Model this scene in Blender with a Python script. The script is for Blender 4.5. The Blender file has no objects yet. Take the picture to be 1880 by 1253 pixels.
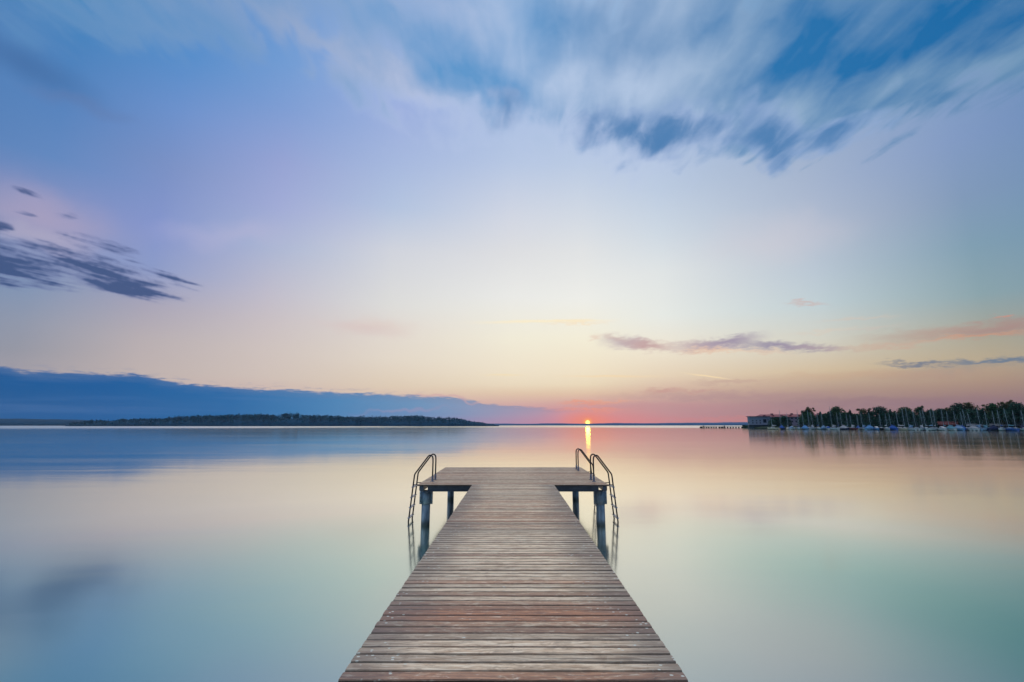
import bpy, math, random
import mathutils
from mathutils import Vector, Matrix, Euler

random.seed(11)
R = math.radians
sc = bpy.context.scene
col = sc.collection

# ------------------------------------------------------------------ camera
F = 835.0                       # focal length in photo pixels (1880 px wide)
CX, CY, HORIZON = 940.0, 626.5, 780.7
PITCH = math.atan((HORIZON - CY) / F)
YAW = math.atan(2.0 / F)
WATER_Z = 0.0
DECK_Z = 1.10
CAM = Vector((0.0, 0.0, DECK_Z + 1.60))

cam_data = bpy.data.cameras.new('camera')
cam_data.sensor_width = 36.0
cam_data.lens = F / 1880.0 * 36.0
cam_data.clip_start = 0.05
cam_data.clip_end = 60000.0
cam = bpy.data.objects.new('camera', cam_data)
cam.location = CAM
cam.rotation_euler = (math.pi / 2 + PITCH, 0.0, YAW)
col.objects.link(cam)
sc.camera = cam
CAM_M = cam.rotation_euler.to_matrix()


def ray(px, py):
    """World direction of a photograph pixel (used only to measure where things stand)."""
    return (CAM_M @ Vector((px - CX, CY - py, -F))).normalized()


def proj(p):
    q = CAM_M.transposed() @ (Vector(p) - CAM)
    return CX + F * q.x / -q.z, CY - F * q.y / -q.z


def on_plane(px, py, z=0.0):
    d = ray(px, py)
    return CAM + d * ((z - CAM.z) / d.z)


def at_depth(px, py, Y):
    d = ray(px, py)
    return CAM + d * ((Y - CAM.y) / d.y)


def azel(d):
    return math.degrees(math.atan2(d.x, d.y)), math.degrees(math.asin(max(-1, min(1, d.z))))


def lin(c):
    out = []
    for v in c[:3]:
        v = v / 255.0
        out.append(v / 12.92 if v <= 0.04045 else ((v + 0.055) / 1.055) ** 2.4)
    return (out[0], out[1], out[2], 1.0)


# ------------------------------------------------------------------ node expressions
class X:
    """A float or colour socket with arithmetic."""
    nt = None

    def __init__(self, s):
        self.s = s

    @staticmethod
    def math(op, *a, clamp=False):
        n = X.nt.nodes.new('ShaderNodeMath')
        n.operation = op
        n.use_clamp = clamp
        for i, v in enumerate(a):
            if isinstance(v, X):
                X.nt.links.new(v.s, n.inputs[i])
            else:
                n.inputs[i].default_value = float(v)
        return X(n.outputs[0])

    def __add__(s, o): return X.math('ADD', s, o)
    __radd__ = __add__
    def __sub__(s, o): return X.math('SUBTRACT', s, o)
    def __rsub__(s, o): return X.math('SUBTRACT', o, s)
    def __mul__(s, o): return X.math('MULTIPLY', s, o)
    __rmul__ = __mul__
    def __truediv__(s, o): return X.math('DIVIDE', s, o)


def put(v, sock):
    if isinstance(v, X):
        X.nt.links.new(v.s, sock)
    elif isinstance(v, (tuple, list, Vector)):
        sock.default_value = tuple(v)
    else:
        sock.default_value = v


def fmax(a, b): return X.math('MAXIMUM', a, b)
def fmin(a, b): return X.math('MINIMUM', a, b)
def fabs(a): return X.math('ABSOLUTE', a)
def clamp(a): return X.math('ADD', a, 0.0, clamp=True)


def ss(v, a, b, lo=0.0, hi=1.0, kind='SMOOTHSTEP'):
    n = X.nt.nodes.new('ShaderNodeMapRange')
    n.interpolation_type = kind
    n.clamp = True
    put(v, n.inputs[0])
    n.inputs[1].default_value = a
    n.inputs[2].default_value = b
    n.inputs[3].default_value = lo
    n.inputs[4].default_value = hi
    return X(n.outputs[0])


def mix(f, a, b, mode='MIX'):
    n = X.nt.nodes.new('ShaderNodeMix')
    n.data_type = 'RGBA'
    n.blend_type = mode
    n.clamp_factor = True
    put(f, n.inputs[0])
    put(a, n.inputs[6])
    put(b, n.inputs[7])
    return X(n.outputs[2])


def mapping(v, loc=(0, 0, 0), rot=(0, 0, 0), scale=(1, 1, 1), kind='POINT'):
    n = X.nt.nodes.new('ShaderNodeMapping')
    n.vector_type = kind
    put(v, n.inputs[0])
    n.inputs[1].default_value = loc
    n.inputs[2].default_value = rot
    n.inputs[3].default_value = scale
    return X(n.outputs[0])


def noise(v, scale=1.0, detail=3.0, rough=0.5, dist=0.0, color=False, ntype='FBM'):
    n = X.nt.nodes.new('ShaderNodeTexNoise')
    n.noise_dimensions = '3D'
    put(v, n.inputs['Vector'])
    n.inputs['Scale'].default_value = scale
    n.inputs['Detail'].default_value = detail
    n.inputs['Roughness'].default_value = rough
    n.inputs['Distortion'].default_value = dist
    return X(n.outputs[1 if color else 0])


def vec(op, a, b=None, scale=None):
    n = X.nt.nodes.new('ShaderNodeVectorMath')
    n.operation = op
    put(a, n.inputs[0])
    if b is not None:
        put(b, n.inputs[1])
    if scale is not None:
        put(scale, n.inputs['Scale'])
    return X(n.outputs[0])


def combine(x, y, z):
    n = X.nt.nodes.new('ShaderNodeCombineXYZ')
    for i, v in enumerate((x, y, z)):
        put(v, n.inputs[i])
    return X(n.outputs[0])


def separate(v):
    n = X.nt.nodes.new('ShaderNodeSeparateXYZ')
    put(v, n.inputs[0])
    return [X(o) for o in n.outputs]


def ramp(v, stops, interp='LINEAR'):
    n = X.nt.nodes.new('ShaderNodeValToRGB')
    cr = n.color_ramp
    cr.interpolation = interp
    stops = sorted(stops, key=lambda s: s[0])
    while len(cr.elements) > 1:
        cr.elements.remove(cr.elements[-1])
    cr.elements[0].position = stops[0][0]
    cr.elements[0].color = stops[0][1]
    for p, c in stops[1:]:
        e = cr.elements.new(p)
        e.color = c
    put(v, n.inputs[0])
    return X(n.outputs[0])


def fcurve(v, pts):
    """Piecewise linear function of v through pts."""
    x0, x1 = pts[0][0], pts[-1][0]
    ys = [p[1] for p in pts]
    y0, y1 = min(ys), max(ys)
    n = X.nt.nodes.new('ShaderNodeFloatCurve')
    put(ss(v, x0, x1, kind='LINEAR'), n.inputs['Value'])
    n.inputs['Factor'].default_value = 1.0
    c = n.mapping.curves[0]
    nrm = [((x - x0) / (x1 - x0), (y - y0) / (y1 - y0)) for x, y in pts]
    c.points[0].location = nrm[0]
    c.points[1].location = nrm[-1]
    for p in nrm[1:-1]:
        c.points.new(*p)
    for p in c.points:
        p.handle_type = 'AUTO_CLAMPED'
    n.mapping.update()
    return X(n.outputs[0]) * (y1 - y0) + y0


def frame_at(px, py, rx, ry, rot=0.0):
    """Tangent frame of the sky sphere at a pixel's direction: location, rotation, scale for a Mapping node."""
    a = R(rot)
    d0 = ray(px, py)
    e1 = ray(px + 10 * math.cos(a), py - 10 * math.sin(a)) - d0
    e2 = ray(px - 10 * math.sin(a), py - 10 * math.cos(a)) - d0
    s1, s2 = e1.length / 10 * rx, e2.length / 10 * ry
    ax = (e1 - d0 * e1.dot(d0)).normalized()
    ay = d0.cross(ax).normalized()
    if ay.dot(e2) < 0:
        ax2 = ax
        ay = -ay
    az_ = ax.cross(ay)
    m = Matrix((ax, ay, az_)).transposed()
    return d0, m.to_euler(), (s1, s2)


def blob(v, px, py, rx, ry, rot=0.0, soft=True):
    d0, e, (s1, s2) = frame_at(px, py, rx, ry, rot)
    m = mapping(v, tuple(d0), tuple(e), (s1, s2, 1.2), 'TEXTURE')
    n = X.nt.nodes.new('ShaderNodeTexGradient')
    n.gradient_type = 'SPHERICAL'
    put(m, n.inputs[0])
    g = X(n.outputs[1])
    return ss(g, 0.0, 1.0) if soft else g


def smear(v, step, taps, scale, detail, rough):
    """Noise averaged along a drift direction, the way a long exposure records moving cloud."""
    acc = None
    for k in range(taps):
        o = (k - (taps - 1) / 2)
        n = noise(vec('ADD', v, tuple(c * o for c in step)), scale, detail, rough)
        acc = n if acc is None else acc + n
    return acc * (1.0 / taps)


# ------------------------------------------------------------------ sky
world = bpy.data.worlds.new('World')
sc.world = world
world.use_nodes = True
nt = world.node_tree
nt.nodes.clear()
X.nt = nt
SUN_PX = (1079.0, 776.2)
SUN_DIR = ray(*SUN_PX)
SUN_AZ, SUN_EL = azel(SUN_DIR)

tc = nt.nodes.new('ShaderNodeTexCoord')
D = X(tc.outputs['Generated'])
D = vec('NORMALIZE', D)
dx, dy, dz = separate(D)
AZ = X.math('ARCTAN2', dx, dy) * (180 / math.pi)
EL = X.math('ARCSINE', dz) * (180 / math.pi)

EL0, EL1 = -4.0, 91.0


def col_az(x):
    return azel(ray(x, HORIZON))[0]


def el_at(x, y):
    """Elevation of picture row y along the azimuth that meets the horizon at x."""
    a = R(col_az(x))
    lo, hi = -3.0, 85.0
    for _ in range(50):
        m = (lo + hi) / 2
        d = Vector((math.sin(a) * math.cos(R(m)), math.cos(a) * math.cos(R(m)), math.sin(R(m))))
        if proj(CAM + d)[1] > y:
            lo = m
        else:
            hi = m
    return (lo + hi) / 2


ZEN = (255, 236, 216)      # zenith tone, out of view, kept bright as added fill for the deck
SKY = {
    -900: [(785, (110, 120, 140)), (660, (115, 130, 155)), (450, (95, 130, 170)), (200, (70, 120, 175)), (0, (60, 115, 170))],
    0: [(785, (170, 158, 165)), (690, (168, 160, 166)), (640, (152, 153, 165)), (590, (146, 153, 172)), (520, (130, 150, 182)),
        (450, (140, 152, 190)), (400, (150, 152, 188)), (350, (125, 143, 192)), (290, (100, 137, 192)), (200, (88, 132, 190)),
        (100, (76, 130, 189)), (0, (66, 133, 190))],
    235: [(785, (205, 172, 168)), (690, (196, 181, 176)), (620, (186, 176, 179)), (560, (170, 166, 184)), (490, (140, 155, 200)),
          (420, (134, 150, 205)), (300, (122, 145, 197)), (200, (108, 145, 204)), (100, (86, 141, 202)), (0, (80, 138, 200))],
    470: [(785, (205, 170, 172)), (730, (212, 184, 174)), (690, (212, 196, 186)), (640, (209, 196, 191)), (590, (203, 193, 196)), (540, (194, 190, 204)),
          (450, (172, 183, 213)), (380, (162, 172, 215)), (300, (151, 164, 212)), (200, (128, 158, 212)), (120, (116, 157, 212)), (0, (105, 152, 210))],
    705: [(785, (226, 164, 168)), (740, (222, 188, 174)), (710, (228, 208, 184)), (660, (230, 218, 202)), (600, (227, 219, 211)),
          (560, (223, 222, 219)), (460, (210, 213, 222)), (380, (180, 196, 224)), (300, (167, 185, 223)), (200, (156, 175, 222)),
          (100, (140, 170, 219)), (0, (125, 165, 215))],
    940: [(785, (226, 148, 152)), (765, (216, 157, 160)), (748, (216, 168, 164)), (722, (232, 204, 174)), (706, (240, 223, 194)), (685, (243, 229, 203)),
          (620, (244, 238, 218)), (545, (236, 236, 232)), (460, (222, 223, 226)), (400, (211, 216, 228)), (300, (184, 200, 228)),
          (200, (168, 190, 226)), (0, (140, 178, 220))],
    1079: [(785, (236, 136, 134)), (766, (230, 146, 144)), (745, (220, 162, 158)), (722, (231, 200, 170)), (706, (240, 222, 190)), (685, (244, 229, 200)),
           (620, (246, 240, 218)), (550, (240, 240, 234)), (460, (226, 228, 229)), (400, (212, 219, 229)), (300, (187, 203, 228)),
           (200, (172, 193, 226)), (0, (140, 178, 220))],
    1230: [(785, (206, 138, 142)), (770, (200, 145, 148)), (748, (200, 152, 150)), (720, (216, 182, 162)), (690, (234, 214, 186)),
           (640, (241, 232, 212)), (580, (233, 236, 230)), (500, (226, 230, 230)), (430, (208, 218, 228)), (350, (190, 205, 226)),
           (280, (181, 198, 226)), (150, (162, 187, 222)), (0, (135, 175, 215))],
    1530: [(785, (172, 124, 130)), (750, (168, 130, 130)), (720, (182, 150, 134)), (680, (214, 192, 160)), (625, (214, 211, 197)),
           (560, (195, 209, 213)), (500, (188, 201, 213)), (430, (184, 193, 210)), (350, (170, 184, 208)), (280, (162, 179, 206)),
           (150, (140, 172, 210)), (0, (100, 152, 200))],
    1850: [(785, (150, 112, 115)), (740, (152, 116, 116)), (700, (176, 146, 126)), (660, (186, 169, 141)), (605, (166, 166, 152)),
           (540, (140, 165, 172)), (450, (129, 159, 178)), (360, (130, 154, 186)), (260, (131, 155, 196)), (180, (132, 158, 198)),
           (0, (90, 140, 190))],
    2700: [(785, (105, 95, 105)), (700, (125, 118, 118)), (560, (100, 130, 145)), (360, (95, 130, 165)), (180, (80, 130, 175)), (0, (60, 115, 170))],
}


def sky_col(x, rows):
    st = []
    for y, c in rows:
        e = el_at(x, y)
        st.append(((e - EL0) / (EL1 - EL0), lin(c)))
    top = rows[-1][1]
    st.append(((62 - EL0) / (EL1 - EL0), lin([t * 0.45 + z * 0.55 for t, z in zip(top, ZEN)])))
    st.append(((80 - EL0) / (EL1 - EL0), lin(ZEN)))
    return st


t_el = ss(EL, EL0, EL1, kind='LINEAR')
xs = sorted(SKY)
base = ramp(t_el, sky_col(xs[0], SKY[xs[0]]))
for a, b in zip(xs[:-1], xs[1:]):
    f = ss(AZ, col_az(a), col_az(b), kind='LINEAR')
    base = mix(f, base, ramp(t_el, sky_col(b, SKY[b])))
# the half of the sky behind the photographer
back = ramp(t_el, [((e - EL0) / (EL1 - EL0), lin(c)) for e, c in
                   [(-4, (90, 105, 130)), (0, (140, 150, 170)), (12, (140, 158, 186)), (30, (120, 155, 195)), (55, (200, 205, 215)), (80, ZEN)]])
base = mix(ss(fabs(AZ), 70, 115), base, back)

# unseen sky overhead, brightened far past the visible sky to light the boards
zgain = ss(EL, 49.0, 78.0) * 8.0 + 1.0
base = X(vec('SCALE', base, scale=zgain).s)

# shared warps
wn = vec('SUBTRACT', noise(D, 9.0, 3, 0.55, color=True), (0.5, 0.5, 0.5))
W_soft = vec('ADD', D, vec('SCALE', wn, scale=0.10))

SX = [base]


def over(alpha, c):
    SX[0] = mix(alpha, SX[0], lin(c) if isinstance(c, tuple) and len(c) == 3 else c)


# --- broad faint tints
over(blob(W_soft, 70, 400, 190, 80, -12) * 0.55, (176, 164, 194))
over(blob(W_soft, 420, 430, 160, 40, 3) * 0.35, (190, 185, 215))
over(blob(W_soft, 690, 605, 90, 26, -4) * 0.45, (222, 200, 192))
over(blob(W_soft, 1420, 440, 190, 60, 5) * 0.35, (212, 206, 214))

# --- high cloud deck, combed by the wind along the line of sight
iz = fmax(dz, 0.05)
U = dx / iz
V = dy / iz
# streaks fan out from far ahead: u against v in the plane of the cloud layer
PV = combine(U, V * 0.9, 0.37)
n1 = smear(PV, (0, 0.040, 0), 3, 3.4, 3, 0.55)
n2 = smear(vec('ADD', PV, (4.1, 2.3, 0.0)), (0, 0.017, 0), 5, 9.0, 3, 0.55)
n3 = noise(combine(U * 15.0, V * 6.5, 9.1), 1.0, 3, 0.55, 0.5)
streak = n1 * 0.40 + n2 * 0.38 + n3 * 0.22            # about 0.5 on average
edge_pts = [(-420, -120), (-60, 10), (60, 40), (200, 84), (340, 92), (430, 80), (530, 128), (640, 168), (760, 212), (860, 225), (930, 247), (1010, 238),
            (1080, 268), (1180, 300), (1290, 282), (1400, 296), (1500, 276), (1600, 246), (1700, 196), (1880, 150), (2300, 80)]
ep = []
for x, y in edge_pts:
    ep.append(azel(ray(x, y)))
edge = fcurve(AZ, ep)
over_edge = EL - edge + (n1 - 0.5) * 7.0 + (n2 - 0.5) * 12.0 + (n3 - 0.5) * 8.0
deck_a = ss(over_edge, -1.6, 3.0)
lightc = ramp(ss(AZ, -55, 55, kind='LINEAR'), [(0.0, lin((124, 156, 192))), (0.22, lin((158, 172, 202))), (0.40, lin((182, 194, 224))),
                                              (0.52, lin((186, 204, 232))), (0.66, lin((178, 198, 226))), (0.85, lin((150, 178, 204))), (1.0, lin((140, 172, 196)))])
darkc = ramp(ss(AZ, -55, 55, kind='LINEAR'), [(0.0, lin((66, 132, 188))), (0.3, lin((92, 150, 204))), (0.5, lin((98, 152, 204))),
                                             (0.64, lin((84, 134, 184))), (0.8, lin((44, 116, 174))), (1.0, lin((22, 102, 162)))])
DW = vec('ADD', D, vec('SCALE', vec('SUBTRACT', noise(D, 9.0, 3, 0.55, color=True), (0.5, 0.5, 0.5)), scale=0.085))


def blob_sum(lst, grow):
    acc = None
    for (px, py, rx, ry, rot, w) in lst:
        b = blob(DW, px, py, rx * grow, ry * grow, rot) * w
        acc = b if acc is None else acc + b
    return acc


dark_bias = blob_sum([
    (1480, 70, 200, 130, 8, 0.85), (1720, 30, 280, 110, 12, 0.80), (1880, 20, 180, 150, 0, 0.8), (1440, 130, 110, 60, 20, 0.5),
    (930, 185, 52, 66, 60, 0.95), (835, 120, 120, 60, -35, 0.75), (1130, 60, 150, 80, 0, 0.7), (980, 20, 160, 60, 0, 0.6), (760, 60, 170, 60, -25, 0.55),
    (640, 20, 140, 50, -20, 0.4), (1340, 200, 60, 50, 30, 0.45), (1640, 140, 120, 50, 30, 0.3), (1330, 40, 70, 60, 0, 0.35)], 1.35)
light_bias = blob_sum([
    (1200, 175, 110, 60, 10, 0.75), (1060, 165, 90, 70, 0, 0.6), (1330, 110, 50, 100, -15, 0.6), (1240, 40, 60, 90, -20, 0.45), (1450, 205, 130, 32, 30, 0.75),
    (1640, 140, 130, 36, 35, 0.55), (1850, 115, 150, 50, 18, 1.1), (560, 75, 190, 40, -24, 0.5), (770, 178, 170, 40, -22, 0.95), (900, 40, 80, 50, -10, 0.35)], 1.3)
dk = clamp(ss(fmin(dark_bias, 1.15) * 0.95 - light_bias * 0.75 + (n1 - 0.5) * 1.8 + (n2 - 0.5) * 2.2 + (n3 - 0.5) * 1.1 + 0.30, -0.60, 1.50, kind='LINEAR'))
deck_c = mix(dk, lightc, darkc)
left_fade = fcurve(AZ, [(-60, 0.5), (-40, 0.75), (-28, 0.85), (-18, 0.95), (-8, 1.0), (30, 1.0), (60, 1.0)])
over(deck_a * left_fade * clamp(dk * 1.2 + ss(streak + light_bias * 0.25, 0.36, 0.58) * 0.9), deck_c)
# grey-blue puffs that hang along the lower rim
puff = blob_sum([(1130, 236, 82, 38, 0, 1.0), (1205, 256, 72, 42, 0, 1.0), (1295, 248, 80, 42, 12, 1.0), (1422, 252, 60, 58, 32, 1.25), (1540, 243, 90, 34, 10, 0.95), (1372, 200, 40, 40, 30, 0.5),
                 (925, 205, 44, 44, 70, 0.8), (1240, 225, 70, 36, 20, 0.6)], 1.4)
n4 = smear(vec('ADD', PV, (2.2, 7.7, 3.0)), (0, 0.010, 0), 3, 19.0, 3, 0.6)
pa = ss(puff + (n2 - 0.5) * 1.8 + (n4 - 0.5) * 2.2 + 0.24, 0.0, 1.20) * ss(puff, 0.03, 0.3)
over(pa * 0.92, mix(ss(puff + (n2 - 0.5) * 2.4 + (n3 - 0.5) * 1.4, 0.1, 1.6), lin((144, 170, 210)), lin((76, 126, 178))))
# pale fringe under the deck
over(ss(over_edge, -3.5, 0.5) * ss(over_edge, 4.5, 0.5) * ss(fabs(AZ - 2.0), 32, 12) * 0.35, (188, 202, 232))

# --- long grey-blue smear at upper left
sm = blob(vec('ADD', D, vec('SCALE', wn, scale=0.03)), 60, 120, 210, 46, -27)
over(sm * 0.62, (66, 106, 160))
over(blob(W_soft, 150, 190, 140, 26, -20) * 0.4, (98, 122, 170))

# --- dark streaked cloud at left
d0, eu, (sa, sb) = frame_at(150, 480, 100, 100, -14)
LC = mapping(D, tuple(d0), tuple(eu), (sa, sb, 1.0), 'TEXTURE')
ln = smear(mapping(LC, scale=(1.3, 4.4, 1.0)), (0.22, 0.0, 0.0), 4, 1.5, 2, 0.5)
ln2 = smear(mapping(LC, loc=(5, 2, 0), scale=(2.6, 9.0, 1.0)), (0.28, 0.0, 0.0), 4, 1.5, 1, 0.5)
lmask = None
for (px, py, rx, ry, rot, w) in [(30, 488, 200, 56, -7, 1.0), (150, 488, 200, 44, -12, 0.9), (215, 522, 170, 26, -13, 1.15), (-60, 470, 200, 64, -6, 1.2),
                                 (-10, 414, 46, 24, -15, 0.9), (50, 354, 42, 8, -20, 0.75), (45, 392, 34, 6, -14, 0.45), (120, 397, 34, 10, -5, 0.55),
                                 (55, 526, 120, 8, -6, 0.7), (300, 505, 100, 12, -16, 0.5), (340, 528, 44, 5, -16, 0.5), (190, 452, 120, 20, -14, 0.5)]:
    b = blob(D, px, py, rx * 1.05, ry * 1.08, rot) * w
    lmask = b if lmask is None else fmax(lmask, b)
lv = lmask * 1.04 + (ln - 0.5) * 4.2 + (ln2 - 0.5) * 3.2 + 0.06
over(ss(lmask, 0.05, 0.9) * 0.30, (112, 126, 172))
la = ss(lv, 0.0, 1.15) * ss(lmask, 0.02, 0.22)
over(blob(W_soft, 60, 435, 160, 22, -5) * 0.55, (178, 172, 196))
over(la * 0.93, mix(ss(lv, 0.3, 1.2), lin((104, 116, 162)), lin((60, 82, 128))))

# --- low blue cloud bank over the left shore
bank_pts = [(-900, 560), (-400, 640), (0, 671), (60, 681), (160, 684), (250, 688), (300, 697), (420, 710), (560, 717), (640, 721), (760, 726), (830, 729), (900, 741), (1000, 747), (1090, 751), (1200, 760)]
be = fcurve(AZ, [azel(ray(x, y)) for x, y in bank_pts])
HB = combine(AZ * 0.16, EL * 1.7, 0.0)
hb = noise(HB, 1.0, 4, 0.6, 0.3)
hb2 = noise(combine(AZ * 0.05, EL * 1.1, 4.0), 1.0, 3, 0.5, 0.2)
hb3 = noise(combine(AZ * 0.75, EL * 4.0, 2.0), 1.0, 4, 0.65, 0.4)
bd = be - EL + (hb - 0.5) * 0.9 + (hb3 - 0.5) * 0.8
ba = ss(bd, -0.06, 0.30) * fcurve(AZ, [azel(ray(x, 740))[:1] + (v,) for x, v in [(-900, 1.0), (500, 1.0), (700, 0.95), (800, 0.9), (900, 0.75), (985, 0.62), (1060, 0.14), (1120, 0.0), (1300, 0.0)]])
bankc = ramp(ss(AZ, col_az(-100), col_az(1080), kind='LINEAR'), [(0.0, lin((4, 84, 146))), (0.15, lin((10, 90, 154))), (0.32, lin((28, 104, 166))), (0.5, lin((70, 134, 186))),
                                                               (0.66, lin((96, 148, 192))), (0.8, lin((120, 152, 192))), (0.9, lin((146, 154, 188))), (1.0, lin((215, 150, 165)))])
bankc = mix(ss(bd, 1.1, 0.0) * 0.45, bankc, lin((104, 128, 170)))
bankc = mix(ss(hb2, 0.50, 0.72) * 0.25, bankc, lin((84, 124, 180)))
bankc = mix(ss(EL, 1.5, 0.0) * ss(AZ, col_az(300), col_az(900)) * 0.5, bankc, lin((150, 140, 185)))
over(ss(bd, -0.75, 0.1) * ss(hb3, 0.50, 0.66) * ss(AZ, col_az(900), col_az(500)) * 0.55, (128, 140, 172))
over(ba, bankc)
over(blob(W_soft, 810, 731, 110, 5, -2) * 0.7, (214, 170, 172))
over(blob(W_soft, 740, 757, 130, 5, 0) * 0.45, (170, 150, 184))

# --- small dusk clouds at right
rw = vec('SUBTRACT', noise(mapping(D, scale=(1, 1, 3)), 22.0, 4, 0.6, color=True), (0.5, 0.5, 0.5))
rw2 = vec('SUBTRACT', noise(mapping(D, scale=(1, 1, 3.5)), 70.0, 3, 0.6, color=True), (0.5, 0.5, 0.5))
RW = vec('ADD', vec('ADD', D, vec('SCALE', rw, scale=0.030)), vec('SCALE', rw2, scale=0.016))
for (px, py, rx, ry, rot, w, c) in [
    (1150, 629, 46, 12, -4, 0.75, (178, 156, 170)), (1190, 634, 44, 9, -6, 0.85, (196, 158, 158)), (1130, 621, 24, 6, -12, 0.5, (206, 178, 170)),
    (1290, 635, 72, 10, 4, 0.75, (190, 164, 170)), (1335, 627, 62, 10, 8, 0.9, (160, 146, 168)), (1430, 636, 90, 8, -4, 0.9, (150, 140, 164)), (1500, 640, 60, 4, -2, 0.6, (170, 146, 160)),
    (1310, 643, 60, 5, 2, 0.5, (238, 186, 150)), (1400, 644, 50, 4, -5, 0.4, (226, 184, 160)), (1090, 622, 14, 4, 15, 0.5, (226, 190, 170)),
    (1740, 610, 160, 13, 5, 0.65, (184, 152, 140)), (1850, 602, 120, 15, 6, 0.75, (170, 138, 132)), (1640, 634, 110, 5, 5, 0.5, (206, 166, 146)), (1790, 619, 100, 4, 4, 0.6, (212, 150, 120)),
    (1690, 668, 70, 4, 0, 0.85, (110, 120, 140)), (1800, 663, 90, 5, 2, 0.8, (104, 122, 144)), (1870, 659, 90, 7, 2, 0.9, (100, 122, 146)), (1780, 674, 150, 9, 4, 0.35, (140, 136, 140)),
    (1700, 690, 130, 8, 2, 0.3, (176, 140, 130)), (1480, 556, 40, 4, 1, 0.65, (206, 176, 170)), (1575, 585, 70, 4, 3, 0.5, (214, 196, 180)), (1520, 610, 80, 3, 5, 0.45, (220, 204, 186)), (1600, 604, 60, 3, 8, 0.4, (206, 190, 180)),
    (1840, 583, 20, 2.5, 6, 0.7, (214, 140, 120)), (1340, 702, 70, 4, 0, 0.5, (196, 160, 150)), (1215, 718, 34, 4, 1, 0.6, (200, 146, 140)), (1285, 716, 40, 3, 2, 0.5, (196, 144, 140)),
    (1060, 594, 60, 3, 2, 0.5, (252, 224, 184)), (1075, 740, 46, 3, 0, 0.6, (248, 150, 110)), (1080, 752, 70, 3, 0, 0.55, (250, 150, 110)), (1120, 737, 50, 2.5, 0, 0.5, (244, 168, 130)),
    (1330, 727, 220, 8, 0, 0.35, (170, 130, 142)), (1600, 738, 260, 9, 1, 0.4, (150, 112, 124)), (1350, 771, 170, 4, 0, 0.35, (222, 132, 120)), (1240, 745, 160, 7, 0, 0.3, (205, 142, 146)),
    (660, 604, 80, 10, -8, 0.35, (216, 192, 190)), (1560, 690, 200, 8, 3, 0.25, (204, 160, 130))]:
    over(blob(RW, px, py, rx * 1.5, ry * 1.6, rot) * w, c)
# condensation trails
CW = vec('ADD', D, vec('SCALE', rw, scale=0.006))
for (px, py, rx, ry, rot, w, c) in [(985, 590.5, 170, 4.2, 1, 0.8, (254, 238, 200)), (1060, 589, 60, 5, 1, 0.5, (254, 232, 190)), (925, 689, 60, 2.6, 0, 0.5, (250, 226, 170)), (1120, 691, 130, 3.2, 0, 0.55, (252, 220, 168)),
                                    (1300, 691, 62, 2.4, -8, 0.9, (252, 226, 180))]:
    over(blob(CW, px, py, rx, ry, rot) * w, c)
# --- sun, glow and disc
over(blob(D, SUN_PX[0], SUN_PX[1], 300, 30, 0) * 0.2, (250, 122, 112))
over(blob(D, SUN_PX[0], SUN_PX[1], 64, 30, 0) * 0.62, (252, 138, 96))
sky_color = SX[0]
dsun = X.math('ARCCOSINE', X(vec('DOT_PRODUCT', D, tuple(SUN_DIR)).s.node.outputs['Value']))
disc = ss(dsun, R(0.33), R(0.18))
halo = ss(dsun, R(0.9), R(0.25)) 
sky_color = mix(halo * halo * 0.85, sky_color, (1.1, 0.42, 0.10, 1.0))
sky_color = mix(disc, sky_color, (2.2, 1.75, 0.42, 1.0))
# below the horizon the sky is never seen directly: dim lake-coloured air
sky_color = mix(ss(EL, -0.3, -2.5), sky_color, lin((90, 110, 125)))

nish = nt.nodes.new('ShaderNodeTexSky')
nish.sky_type = 'NISHITA'
nish.sun_disc = False
nish.sun_elevation = R(max(SUN_EL, 0.3))
nish.sun_rotation = R(SUN_AZ)
bg1 = nt.nodes.new('ShaderNodeBackground')
put(X(nish.outputs[0]), bg1.inputs[0])
bg1.inputs[1].default_value = 0.0015
bg2 = nt.nodes.new('ShaderNodeBackground')
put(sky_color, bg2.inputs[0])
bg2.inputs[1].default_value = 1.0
addn = nt.nodes.new('ShaderNodeAddShader')
nt.links.new(bg1.outputs[0], addn.inputs[0])
nt.links.new(bg2.outputs[0], addn.inputs[1])
wo = nt.nodes.new('ShaderNodeOutputWorld')
nt.links.new(addn.outputs[0], wo.inputs[0])
world.cycles.sampling_method = 'MANUAL'
world.cycles.sample_map_resolution = 1024

sun_l = bpy.data.lights.new('sun', 'SUN')
sun_l.energy = 0.005
sun_l.angle = R(0.53)
sun_l.color = (1.0, 0.62, 0.05)
sun = bpy.data.objects.new('sun', sun_l)
sdir = Vector((math.sin(R(SUN_AZ)) * math.cos(R(0.55)), math.cos(R(SUN_AZ)) * math.cos(R(0.55)), math.sin(R(0.55))))
sun.rotation_euler = sdir.to_track_quat('Z', 'Y').to_euler()
sun.location = (60, 400, 30)
col.objects.link(sun)

# ------------------------------------------------------------------ object helpers
def tag(o, label=None, cat=None, group=None, kind=None):
    if label: o['label'] = label
    if cat: o['category'] = cat
    if group: o['group'] = group
    if kind: o['kind'] = kind
    return o


def empty(name, loc, rz=0.0):
    o = bpy.data.objects.new(name, None)
    o.empty_display_size = 0.3
    o.location = loc
    o.rotation_euler = (0, 0, rz)
    col.objects.link(o)
    return o


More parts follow.
